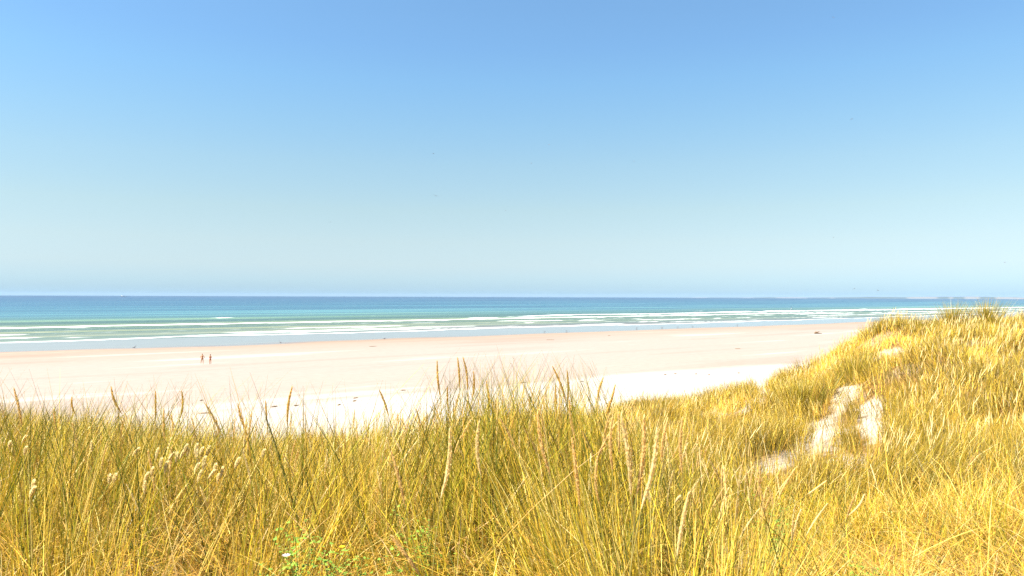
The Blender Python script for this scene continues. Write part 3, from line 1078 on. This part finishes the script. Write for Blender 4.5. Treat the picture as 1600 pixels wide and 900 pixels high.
# fluffy bunny tail grass at the left
HT = [(207, 707, 3.3), (243, 713, 3.2), (262, 715, 3.3), (251, 728, 3.1), (257, 733, 3.1), (236, 738, 3.0), (225, 749, 3.0),
      (275, 717, 3.2), (281, 711, 3.3), (287, 704, 3.3), (292, 707, 3.3), (304, 703, 3.4), (308, 713, 3.2), (313, 709, 3.3),
      (322, 708, 3.3), (317, 727, 3.1), (304, 735, 3.1), (325, 742, 3.0), (309, 748, 3.0), (334, 735, 3.1), (345, 739, 3.1),
      (340, 748, 3.0), (178, 749, 3.0), (170, 750, 2.9), (226, 766, 2.9), (14, 695, 3.2), (34, 687, 3.4), (38, 706, 3.2),
      (46, 772, 2.7), (50, 765, 2.7), (410, 709, 3.3), (367, 726, 3.2), (1055, 778, 3.0), (1016, 779, 3.0), (144, 700, 3.4)]
FLUFF = (.97, .86, .52)
hts = []
for q in range(3):
    hp = [Vector((.006 * math.sin(i / 4 * 1.5) * (q - 1), 0, .052 * i / 4)) for i in range(5)]
    V, Q, K = spike_mesh(hp, .0110, 300, FLUFF, slen=.013, k=7, awn=.004)
    hts.append(np_mesh('seed_head', V, Q, [M_seed], K))
HT_LAB = {0: 'lone cream bunny tail seed head at the left end of the fluffy cluster',
          22: 'right one of the low pair of bunny tails left of the cluster',
          23: 'left one of the low pair of bunny tails left of the cluster',
          24: 'bunny tail hanging lowest below the fluffy cluster', 25: 'leftmost bunny tail at the edge of the photo',
          26: 'upper bunny tail near the left edge of the photo', 27: 'bunny tail just below the upper one near the left edge',
          28: 'bunny tail low at the left edge, left one of two', 29: 'bunny tail low at the left edge, right one of two',
          30: 'single bunny tail right of the fluffy cluster below the plump seed head',
          31: 'bunny tail between the cluster and the one farther right', 32: 'small white tail seed head right of the crossed pale seed heads',
          33: 'small white tail seed head low beside the crossed pale seed heads', 34: 'single bunny tail between the left edge and the cluster'}
for i, (c, r, Y) in enumerate(HT):
    B = at(c, r + 6, Y)
    zg = ground1(B.x, B.y)
    e = empty('bunny_tail_grass', (B.x, B.y, zg), 0, HT_LAB.get(i, 'fluffy cream bunny tail seed head in the cluster over the dark gap'),
              'bunny tail grass', 'fluffy bunny tails in the left foreground')
    l = random.gauss(.0, .06)
    sp = [Vector((l * (1 - (1 - s) ** 2) - l, 0, s * (B.z - zg))) for s in (0, .3, .6, 1)]
    V, Q = tube(sp, [.0010] * 4, 4)
    obj('stalk', np_mesh('stalk', np.array([tuple(v) for v in V]), np.array(Q), [M_seed], np.array([(.52, .42, .16)] * len(V)), True), e)
    h = obj('seed_head', hts[i % 3], e, (0, 0, B.z - zg))
    h.scale = (random.uniform(.5, .75),) * 2 + (random.uniform(.6, .9),)
    h.rotation_euler = (random.gauss(0, .15), random.gauss(.25, .22), random.gauss(0, .3))


# ------------------------------------------------------------------ leafy herbs in the foreground
def herb(c, r, Y, size, nl, label, flower=None):
    B = at(c, r, Y)
    zg = ground1(B.x, B.y)
    e = empty('leafy_plant', (B.x, B.y, zg), 0, label, 'plant', 'green leafy plants low in the foreground')
    hgt = B.z - zg
    sV, sQ = [], []; lV, lQ, lK = [], [], []
    ns = 16
    for k in range(ns):
        a = random.uniform(0, 6.28); rr = size * math.sqrt(random.random())
        top = Vector((rr * math.cos(a), rr * math.sin(a) * .7, max(.05, hgt * random.uniform(.6, 1.05))))
        pts = [Vector((0, 0, 0)).lerp(top, s) + Vector((0, 0, .06 * math.sin(s * 3.1))) for s in (0, .33, .66, 1)]
        V, Q = tube(pts, [.0014] * 4, 4)
        o_ = len(sV); sV += [tuple(v) for v in V]; sQ += [tuple(x + o_ for x in q) for q in Q]
        for j in range(nl):
            s = random.uniform(.55, 1.05)
            p = Vector((0, 0, 0)).lerp(top, s) + Vector((random.gauss(0, .02), random.gauss(0, .02), .06 * math.sin(min(s, 1) * 3.1) + random.gauss(0, .012)))
            la = random.uniform(0, 6.28); tl = random.uniform(-.2, .7)
            d = Vector((math.cos(la) * math.cos(tl), math.sin(la) * math.cos(tl), math.sin(tl)))
            sd_ = d.cross(Vector((0, 0, 1))).normalized()
            ln = random.uniform(.012, .022); wd = ln * .38
            o_ = len(lV)
            up = Vector((0, 0, 1)) * ln * .12
            lV += [tuple(p), tuple(p + d * ln * .45 + sd_ * wd - up), tuple(p + d * ln), tuple(p + d * ln * .45 - sd_ * wd - up)]
            lQ.append((o_, o_ + 1, o_ + 2, o_ + 3))
            v = random.uniform(.75, 1.3)
            lK += [(.20 * v, .32 * v, .04 * v)] * 4
    obj('stem', np_mesh('stem', np.array(sV), np.array(sQ), [M_grass], np.array([(.25, .26, .06)] * len(sV))), e)
    obj('foliage', np_mesh('foliage', np.array(lV), np.array(lQ), [M_grass], np.array(lK)), e)
    if flower:
        (fc, fr, fY), colr, fs, fn = flower
        Pf = at(fc, fr, fY) - Vector((B.x, B.y, zg))
        V, Q, K = [], [], []
        for j in range(9):
            a = j / 9 * 6.283
            d = Vector((math.cos(a), math.sin(a), .5)).normalized(); s2 = Vector((-math.sin(a), math.cos(a), 0))
            n0 = len(V)
            V += [tuple(Pf), tuple(Pf + d * fs * .6 + s2 * fs * .32), tuple(Pf + d * fs), tuple(Pf + d * fs * .6 - s2 * fs * .32)]
            Q.append((n0, n0 + 1, n0 + 2, n0 + 3)); K += [colr] * 4
        obj(fn, np_mesh(fn, np.array(V), np.array(Q), [M_grass], np.array(K)), e)
    return e


herb(478, 845, 2.75, .16, 26, 'bright green leafy plant low in a dark gap, left one of two at centre left')
herb(545, 868, 2.55, .17, 26, 'bright green leafy plant with a yellow flower near the bottom edge', ((534, 856, 2.5), (.80, .50, .02), .013, 'yellow_flower'))
herb(440, 880, 2.45, .09, 14, 'small plant with a pale pink flower near the bottom edge', ((447, 870, 2.4), (.78, .60, .58), .016, 'pink_flower'))
herb(1350, 880, 3.2, .14, 22, 'small green leafy plant under lying straw at bottom right')
herb(1210, 795, 3.6, .14, 16, 'sparse green leafy plant among lying straw right of centre')
herb(660, 810, 3.0, .12, 14, 'sparse green leafy plant between grass clumps at centre')


# ------------------------------------------------------------------ people
def skin_body(name, J, E, rad, mat, root=0, sub=2):
    me = bpy.data.meshes.new(name)
    me.from_pydata([tuple(j) for j in J], E, [])
    me.update()
    o = bpy.data.objects.new(name, me)
    C.objects.link(o)
    m = o.modifiers.new('skin', 'SKIN')
    m.use_smooth_shade = True
    sv = me.skin_vertices[0].data
    for i, r_ in enumerate(rad):
        rr = r_ if isinstance(r_, tuple) else (r_, r_)
        sv[i].radius = rr
        sv[i].use_root = (i == root)
    s = o.modifiers.new('sub', 'SUBSURF'); s.levels = sub; s.render_levels = sub
    dg = bpy.context.evaluated_depsgraph_get()
    dg.update()
    m2 = bpy.data.meshes.new_from_object(o.evaluated_get(dg))
    C.objects.unlink(o); bpy.data.objects.remove(o)
    m2.materials.clear(); m2.materials.append(mat)
    m2.name = name
    return m2


SKIN = plain('sun_tanned_skin', (.46, .21, .085), .5, .08, 8)
SKIN2 = plain('light_tanned_skin', (.44, .20, .10), .5, .08, 8)
HAIR = plain('brown_hair', (.06, .035, .02), .7)
HAIR2 = plain('auburn_hair', (.11, .045, .03), .7)
TRUNKS = plain('brown_swim_trunks', (.24, .11, .05), .8)
BIKINI = plain('wine_red_swimsuit', (.20, .035, .03), .8)
EYE = plain('eye', (.05, .04, .03), .2)


def ell(name, c, r, mat, parent, seg=16, ring=10, zmin=-2, ymax=9):
    V, Q = [], []
    for i in range(ring + 1):
        ph = math.pi * i / ring
        for j in range(seg):
            th = 2 * math.pi * j / seg
            V.append((c[0] + r[0] * math.sin(ph) * math.cos(th), c[1] + r[1] * math.sin(ph) * math.sin(th), c[2] + r[2] * math.cos(ph)))
    for i in range(ring):
        for j in range(seg):
            f = (i * seg + j, i * seg + (j + 1) % seg, (i + 1) * seg + (j + 1) % seg, (i + 1) * seg + j)
            zc = sum(V[q][2] for q in f) / 4 - c[2]; yc = sum(V[q][1] for q in f) / 4 - c[1]
            if zc < zmin and yc < ymax: continue
            Q.append(f)
    return obj(name, np_mesh(name, np.array(V), np.array(Q), [mat], None, True), parent)


def person(loc, rz, label, male):
    e = empty('person', loc, rz, label, 'person', 'two people walking on the beach')
    # faces -y
    H = 1.04 if male else 1.0
    st = .17 if male else .03
    sw = .205 if male else .165
    J = [(0, 0, .96), (0, .01, 1.10), (0, .01, 1.27), (0, .015, 1.42), (0, 0, 1.50), (0, -.01, 1.57), (0, -.015, 1.66), (0, -.01, 1.735)]
    rad = [(.155, .11), (.14 if male else .115, .095), (.17 if male else .14, .11), (.15 if male else .12, .085), (.055, .055), (.06, .06), (.078, .095), (.06, .07)]
    E = [(i, i + 1) for i in range(7)]

    def chain(p, pts, rs):
        q = p
        for a, r_ in zip(pts, rs):
            J.append(a); rad.append(r_); E.append((q, len(J) - 1)); q = len(J) - 1
        return q
    for s in (-1, 1):
        k = 1 if s < 0 else .55
        ft = s * (.08 + st * k)
        kn = s * (.10 + st * .5 * k)
        yy = (.16 if s < 0 else -.16) if male else (.05 * s)
        a = chain(0, [(s * .095, 0, .86), (s * .10 + (kn - s * .10) * .5, yy * .25, .68), (kn, yy * .45 - .03, .48), (kn + (ft - kn) * .4, yy * .7, .34), (ft, yy + .02, .09), (ft, yy - .01, .035)],
                  [(.095, .10), (.082, .085), (.056, .06), (.054, .056), (.036, .038), (.035, .04)])
        chain(a, [(ft, yy - .10, .03), (ft, yy - .17, .022)], [(.042, .028), (.035, .018)])
        if male:   # bent arms, hands at the hips
            el = (s * .36, .05, 1.13); wr = (s * .24, -.06, .98); hd_ = (s * .19, -.11, .955)
        else:      # forearms lifted to the chest
            el = (s * .22, .02, 1.10); wr = (s * .10, -.17, 1.25); hd_ = (s * .05, -.20, 1.29)
        h = chain(3, [(s * sw, .01, 1.405), tuple((s * sw * .5 + el[0] * .5, .03, 1.27)), el, tuple(np.array(el) * .45 + np.array(wr) * .55), wr, hd_],
                  [.056, .046, .037, .034, .024, (.034, .018)])
        dx = np.array(hd_) - np.array(wr); dx = dx / np.linalg.norm(dx)
        side = np.cross(dx, [0, 0, 1.0]); side /= np.linalg.norm(side) + 1e-6
        for q, (o_, ln) in enumerate([(-.028, .062), (-.010, .072), (.009, .068), (.027, .052)]):
            b0 = np.array(hd_) + dx * .035 + side * o_
            b1 = b0 + dx * ln * .5; b2 = b0 + dx * ln * .85 + np.array([0, .012, -.012])
            chain(h, [tuple(b0), tuple(b1), tuple(b2)], [.009, .0085, .007])
        tb = np.array(hd_) - side * .03
        chain(h, [tuple(tb + dx * .01 + np.array([0, 0, .012])), tuple(tb + dx * .04 - side * .012 + np.array([0, 0, .02]))], [.011, .009])
    # nose and ears grow from the head
    chain(6, [(0, -.118, 1.645)], [.014])
    for s in (-1, 1):
        chain(6, [(s * .082, .0, 1.65)], [.018])
    J = [tuple(np.array(j) * H) for j in J]
    body = obj('body', skin_body('body', J, E, rad, SKIN if male else SKIN2), e)
    for s in (-1, 1):
        ell('eye', (s * .032 * H, -.100 * H, 1.668 * H), (.012, .008, .009), EYE, e, 8, 6)
    ell('mouth', (0, -.098 * H, 1.602 * H), (.024, .008, .006), BIKINI, e, 8, 6)
    if male:
        ell('hair', (0, .012, 1.70 * H), (.092, .112, .095), HAIR, e, zmin=.005, ymax=.03)
        V, Q = tube([Vector((0, 0, 1.03)), Vector((0, .0, .98)), Vector((0, 0, .90)), Vector((0, 0, .84))], [.172, .185, .19, .17], 20)
        V = [(v.x, v.y * .72, v.z) for v in V]
        obj('swim_trunks', np_mesh('swim_trunks', np.array(V), np.array(Q), [TRUNKS], None, True), e)
    else:
        ell('hair', (0, .02, 1.685 * H), (.094, .118, .10), HAIR2, e, zmin=-.005, ymax=.03)
        ell('bikini_top', (0, -.008, 1.29 * H), (.150, .125, .05), BIKINI, e)
        ell('bikini_bottom', (0, 0, .91 * H), (.168, .125, .085), BIKINI, e)
    return e


pm = on_plane(316, 568.6, .0)
pw = on_plane(328.5, 568.9, .0)
bz = lambda p: float(beach_z(np.array([p.x * SU[0] + p.y * SU[1]]), np.array([p.x * SV[0] + p.y * SV[1]]))[0])
pm.z = bz(pm); pw.z = bz(pw)
person(pm, R(12), 'tanned man with legs apart and bent arms, left one of the pair on the beach', True)
person(pw, R(-10), 'slim woman in dark red swimwear with raised forearms, right one of the pair', False)

# ------------------------------------------------------------------ driftwood
M_wood = plain('weathered_driftwood', (.16, .10, .05), .9, .35, 6)


def driftwood():
    p = on_plane(1277, 521.3)
    p.z = bz(p)
    e = empty('driftwood_stump', p, 0, 'dark forked driftwood stump lying on the empty beach at the right', 'driftwood')
    V, Q = tube([Vector((-.95, 0, .22)), Vector((-.7, 0, .34)), Vector((-.2, .0, .33)), Vector((.3, -.1, .22)), Vector((.9, -.2, .12)), Vector((1.5, -.3, .06))],
                [.18, .36, .33, .2, .10, .03], 9)
    V = [tuple(v + Vector((random.gauss(0, .03), random.gauss(0, .03), random.gauss(0, .03)))) for v in V]
    obj('log', np_mesh('log', np.array(V), np.array(Q), [M_wood], None, True), e)
    for pts, r0 in [([(-.2, 0, .35), (.2, .1, .6), (.7, .2, .78), (1.0, .25, .80)], .14), ([(-.7, 0, .4), (-.6, .2, .62), (-.35, .35, .75)], .09),
                    ([(-.8, 0, .3), (-1.1, -.3, .2), (-1.3, -.5, .1)], .1)]:
        pts = [Vector(q) for q in pts]
        V, Q = tube(pts, [r0 * (1 - .28 * i) for i in range(len(pts))], 7)
        obj('branch', np_mesh('branch', np.array([tuple(v) for v in V]), np.array(Q), [M_wood], None, True), e)


driftwood()

# ------------------------------------------------------------------ seaweed lines on the sand
M_weed = plain('dried_seaweed', (.22, .15, .09), .9, .3, 20)
WEED = [(315, 626, 3, 'small dark seaweed scrap below the walkers'), (320, 646, 12, 'long thin streak of seaweed on white sand at left'),
        (428, 636, 7, 'thin seaweed streak behind the tall lone seed head'), (462, 634, 5, 'short seaweed streak right of the tall lone seed head'),
        (556, 622, 4, 'upper scrap of the seaweed pair on white sand'), (553, 627, 3, 'lower scrap of the seaweed pair on white sand'),
        (530, 633, 4, 'small seaweed scrap left of the seaweed pair'), (630, 610, 5, 'thin seaweed streak left of the central clump'),
        (1040, 585.5, 4, 'dark seaweed scrap on the white sand right of centre'), (1057, 584.5, 3, 'faint small scrap right of the dark seaweed scrap'),
        (1088, 584.5, 2.5, 'tiny seaweed scrap in the middle of the row'), (1109, 586, 3.5, 'pale seaweed scrap second from the right in the row'),
        (1157, 583, 4, 'seaweed scrap at the right end of the row by the dune'), (1153, 545, 6, 'faint seaweed streak on the upper beach at right'),
        (818, 598, 8, 'thin seaweed streak behind the central clump'), (583, 541, 8, 'faint weed streak on the damp sand at centre left'),
        (860, 531, 7, 'faint weed streak on the damp sand at centre'), (952, 524, 3, 'small dark weed scrap at the wet edge'),
        (910, 596, 4, 'seaweed scrap right of the central clump tips')]
for c, r, hw, lab in WEED:
    p = on_plane(c, r, .03); p.z = bz(p) + .0
    wM = hw / F * p.y
    V, Q = [], []
    ln = wM
    n_s = 10
    for sidx in range(4):
        o_ = Vector((random.uniform(-.4, .2) * ln, random.uniform(-.5, .5) * .5, 0))
        pts = [o_ + Vector(((i / n_s * 2 - 1) * ln * random.uniform(.55, .75), random.gauss(0, .06) + .05 * i, .02 + .05 * random.random())) for i in range(n_s + 1)]
        pts.sort(key=lambda q: q.x)
        a, b = tube(pts, [  .028 * random.uniform(.5, 1.2) * (.2 + math.sin(math.pi * i / n_s)) * (1 + p.y / 150) for i in range(n_s + 1)], 5)
        k0 = len(V); V += [tuple(v) for v in a]; Q += [tuple(x + k0 for x in q) for q in b]
    o = obj('seaweed_scrap', np_mesh('seaweed_scrap', np.array(V), np.array(Q), [M_weed]), None, p)
    o.rotation_euler = (0, 0, random.uniform(-.1, .4))
    tag(o, lab, 'seaweed scrap', 'seaweed scraps on the beach')

# ------------------------------------------------------------------ birds
M_gull = plain('gull_plumage_grey', (.16, .17, .19), .7)
M_gullb = plain('gull_plumage_white', (.5, .5, .5), .7)
M_beak = plain('beak', (.35, .2, .03), .5)


def lathe(prof, axis='x', k=10, sy=1, sz=1):
    V, Q = [], []
    for x, r_, z0 in prof:
        for j in range(k):
            t = 2 * math.pi * j / k
            V.append((x, r_ * math.cos(t) * sy, z0 + r_ * math.sin(t) * sz))
    for i in range(len(prof) - 1):
        for j in range(k):
            Q.append((i * k + j, i * k + (j + 1) % k, (i + 1) * k + (j + 1) % k, (i + 1) * k + j))
    return np.array(V), np.array(Q)


bV, bQ = lathe([(-.30, .004, .02), (-.20, .035, .01), (-.08, .065, 0), (.05, .072, 0), (.14, .05, .015), (.19, .042, .03), (.235, .036, .035), (.27, .012, .03)])
wingm = {}
for s in (-1, 1):
    V = []
    sec = [(0, .10, -.07, .02), (.22, .13, -.06, .10), (.40, .10, -.06, .13), (.60, .02, -.10, .10), (.72, -.10, -.14, .06)]
    for yy, xf, xb, zz_ in sec:
        V += [(xf, s * yy, zz_), (xb, s * yy, zz_ - .005), (.5 * (xf + xb), s * yy, zz_ + .012), (.5 * (xf + xb), s * yy, zz_ - .012)]
    Q = []
    for i in range(len(sec) - 1):
        a = i * 4; b = a + 4
        for m_, n_ in ((0, 2), (2, 1), (1, 3), (3, 0)):
            Q.append((a + m_, a + n_, b + n_, b + m_))
    wingm[s] = np_mesh('wing', np.array(V), np.array(Q), [M_gull], None, True)
gull_body = np_mesh('body', bV, bQ, [M_gull], None, True)
kV, kQ = lathe([(.262, .010, .03), (.29, .008, .026), (.315, .002, .02)], k=6)
gull_beak = np_mesh('beak', kV, kQ, [M_beak], None, True)
SKYB = [(677, 240, 260, .8, 'bird in the middle sky above the larger darker bird'), (681, 306, 170, 1.5, 'largest dark bird in flight left of centre in the sky'),
        (858, 226, 300, 2.6, 'small faint bird highest right of centre'), (830, 255, 290, .4, 'tiny bird below and left of the highest central one'),
        (991, 252, 290, 2.2, 'lone small bird right of centre'), (790, 329, 290, .9, 'small bird in the pale sky at the centre'),
        (807, 423, 300, 1.8, 'small bird low in the centre just above the horizon'), (1331, 186, 290, .4, 'lone bird high in the right sky'),
        (1302, 371, 330, 2.9, 'faint small bird in the pale sky at the right'), (1335, 451, 230, .2, 'left one of two birds skimming the horizon at right'),
        (1372, 454, 230, 2.3, 'right one of two birds skimming the horizon at right'), (516, 347, 340, 1.1, 'faint bird in the pale sky of the left half'),
        (1570, 410, 260, 2.0, 'bird near the right edge above the far headland'), (1302, 27, 340, 1.4, 'tiny bird at the top of the sky on the right')]
for c, r, Y, rz, lab in SKYB:
    e = empty('flying_bird', at(c, r, Y), rz, lab, 'bird', 'birds flying in the blue sky')
    e.rotation_euler = (random.uniform(-.5, .5), random.uniform(-.2, .2), rz)
    obj('body', gull_body, e); obj('beak', gull_beak, e)
    for s in (-1, 1): obj('wing', wingm[s], e)
# standing birds
V, Q = tube([Vector((0, 0, 0)), Vector((.01, 0, .06)), Vector((0, 0, .13))], [.008, .006, .009], 5)
legm = np_mesh('leg', np.array([tuple(v) for v in V]), np.array(Q), [M_beak])
V2, Q2 = lathe([(-.34, .01, .17), (-.24, .05, .18), (-.08, .10, .20), (.06, .11, .22), (.13, .08, .27), (.16, .055, .34), (.19, .06, .40), (.22, .045, .43), (.25, .015, .42)])
standb = np_mesh('body', V2, Q2, [M_gull], None, True)
SB = [(210, 544.5, .3, 'lone bird standing on the wet sand at far left'), (438, 536.5, 2.8, 'bird standing on the wet sand right of the walkers'),
      (601, 530.5, .5, 'bird on the wet sand at centre left'), (851, 519.5, .2, 'left bird of the pair on the wet sand at centre'),
      (885, 518, 2.9, 'right bird of the pair on the wet sand at centre'), (995, 513, .4, 'first bird of the row on the wet sand right of centre'),
      (1034, 512.5, 2.7, 'second bird of the row on the wet sand right of centre'), (1059, 511.5, .1, 'third bird of the row on the wet sand right of centre'),
      (1082, 511.5, 3.0, 'last bird of the row on the wet sand right of centre'), (1152, 508.5, .4, 'single bird farthest right on the wet sand')]
for c, r, rz, lab in SB:
    p = on_plane(c, r, -.3); p.z = bz(p)
    e = empty('standing_bird', p, rz, lab, 'bird', 'birds standing on the wet sand')
    e.scale = (1.5, 1.5, 1.5)
    obj('body', standb, e)
    bk = obj('beak', gull_beak, e, (-.03, 0, .39))
    for s in (-1, 1): obj('leg', legm, e, (.0, s * .035, 0))


# ------------------------------------------------------------------ small craft and swimmer out on the water
def hullmesh(Lh, B, Hh):
    V, Q = [], []
    n_ = 9
    for i in range(n_):
        t = i / (n_ - 1); x = (t - .5) * Lh
        bw = B / 2 * (1 - abs(2 * t - 1) ** 2.6 * (1 if t > .5 else .35))
        V += [(x, -bw, Hh), (x, -bw * .8, Hh * .35), (x, 0, -.1), (x, bw * .8, Hh * .35), (x, bw, Hh)]
    for i in range(n_ - 1):
        for k in range(4):
            a = i * 5 + k; Q.append((a, a + 1, a + 6, a + 5))
        Q.append((i * 5 + 4, i * 5, i * 5 + 5, i * 5 + 9))
    return V, Q


M_hull = plain('white_boat_hull', (.75, .75, .74), .4, .05)
M_sail = plain('white_sailcloth', (.82, .82, .80), .7, .04)
p = on_plane(1237, 483.5, SEA)
e = empty('sailing_dinghy', (p.x, p.y, SEA), R(20), 'tiny white sail far out behind the breakers on the right', 'boat')
V, Q = hullmesh(3.4, 1.3, .4)
obj('hull', np_mesh('hull', np.array(V), np.array(Q), [M_hull]), e)
V, Q = tube([Vector((.3, 0, .2)), Vector((.3, 0, 4.2))], [.04, .03], 6)
obj('mast', np_mesh('mast', np.array([tuple(v) for v in V]), np.array(Q), [M_hull]), e)
V = []
for i in range(6):
    t = i / 5
    for j in range(5):
        s = j / 4
        V.append((.25 - s * 1.7 * (1 - t) ** .8, .22 * math.sin(math.pi * s) * (1 - t), .7 + 3.4 * t))
Q = [(i * 5 + j, i * 5 + j + 1, i * 5 + j + 6, i * 5 + j + 5) for i in range(5) for j in range(4)]
obj('sail', np_mesh('sail', np.array(V), np.array(Q), [M_sail]), e)

p = at(193, 461.7, 7000)
e = empty('cargo_ship', (p.x, p.y, SEA), R(10), 'tiny grey ship on the horizon at the far left', 'ship')
M_ship = plain('grey_ship_paint', (.20, .23, .27), .6)
V, Q = hullmesh(46, 8, 5)
obj('hull', np_mesh('hull', np.array(V), np.array(Q), [M_ship]), e)


def box(x0, x1, y0, y1, z0, z1):
    V = [(x, y, z) for z in (z0, z1) for y in (y0, y1) for x in (x0, x1)]
    return np.array(V, float), np.array([(0, 2, 3, 1), (4, 5, 7, 6), (0, 1, 5, 4), (2, 6, 7, 3), (0, 4, 6, 2), (1, 3, 7, 5)])


V, Q = box(-18, -10, -3, 3, 5, 13)
obj('bridge_house', np_mesh('bridge_house', V, Q, [M_hull]), e)
V, Q = tube([Vector((-12, 0, 13)), Vector((-12, 0, 19))], [1.2, 1.0], 8)
obj('funnel', np_mesh('funnel', np.array([tuple(v) for v in V]), np.array(Q), [M_ship]), e)

# swimmer in the shallows
p = on_plane(1025, 490.5, SEA)
e = empty('person', (p.x, p.y, SEA), 0, 'dark figure wading in the surf right of centre', 'person')
J = [(0, 0, .0), (0, 0, .25), (0, 0, .5), (0, 0, .72), (0, 0, .82), (0, -.01, .95), (0, 0, 1.05)]
E = [(i, i + 1) for i in range(6)]
rad = [(.16, .12), (.14, .1), (.17, .11), (.14, .09), .055, (.08, .095), (.06, .07)]
for s in (-1, 1):
    k = len(J)
    J += [(s * .2, 0, .70), (s * .32, 0, .48), (s * .42, -.1, .30), (s * .47, -.15, .24)]
    rad += [.06, .045, .03, (.035, .02)]
    E += [(3, k), (k, k + 1), (k + 1, k + 2), (k + 2, k + 3)]
M_wet = plain('black_wetsuit', (.02, .022, .028), .5)
obj('body', skin_body('body', J, E, rad, M_wet), e)
ell('hair', (0, .012, 1.0), (.09, .105, .10), HAIR, e, zmin=.01, ymax=.03)
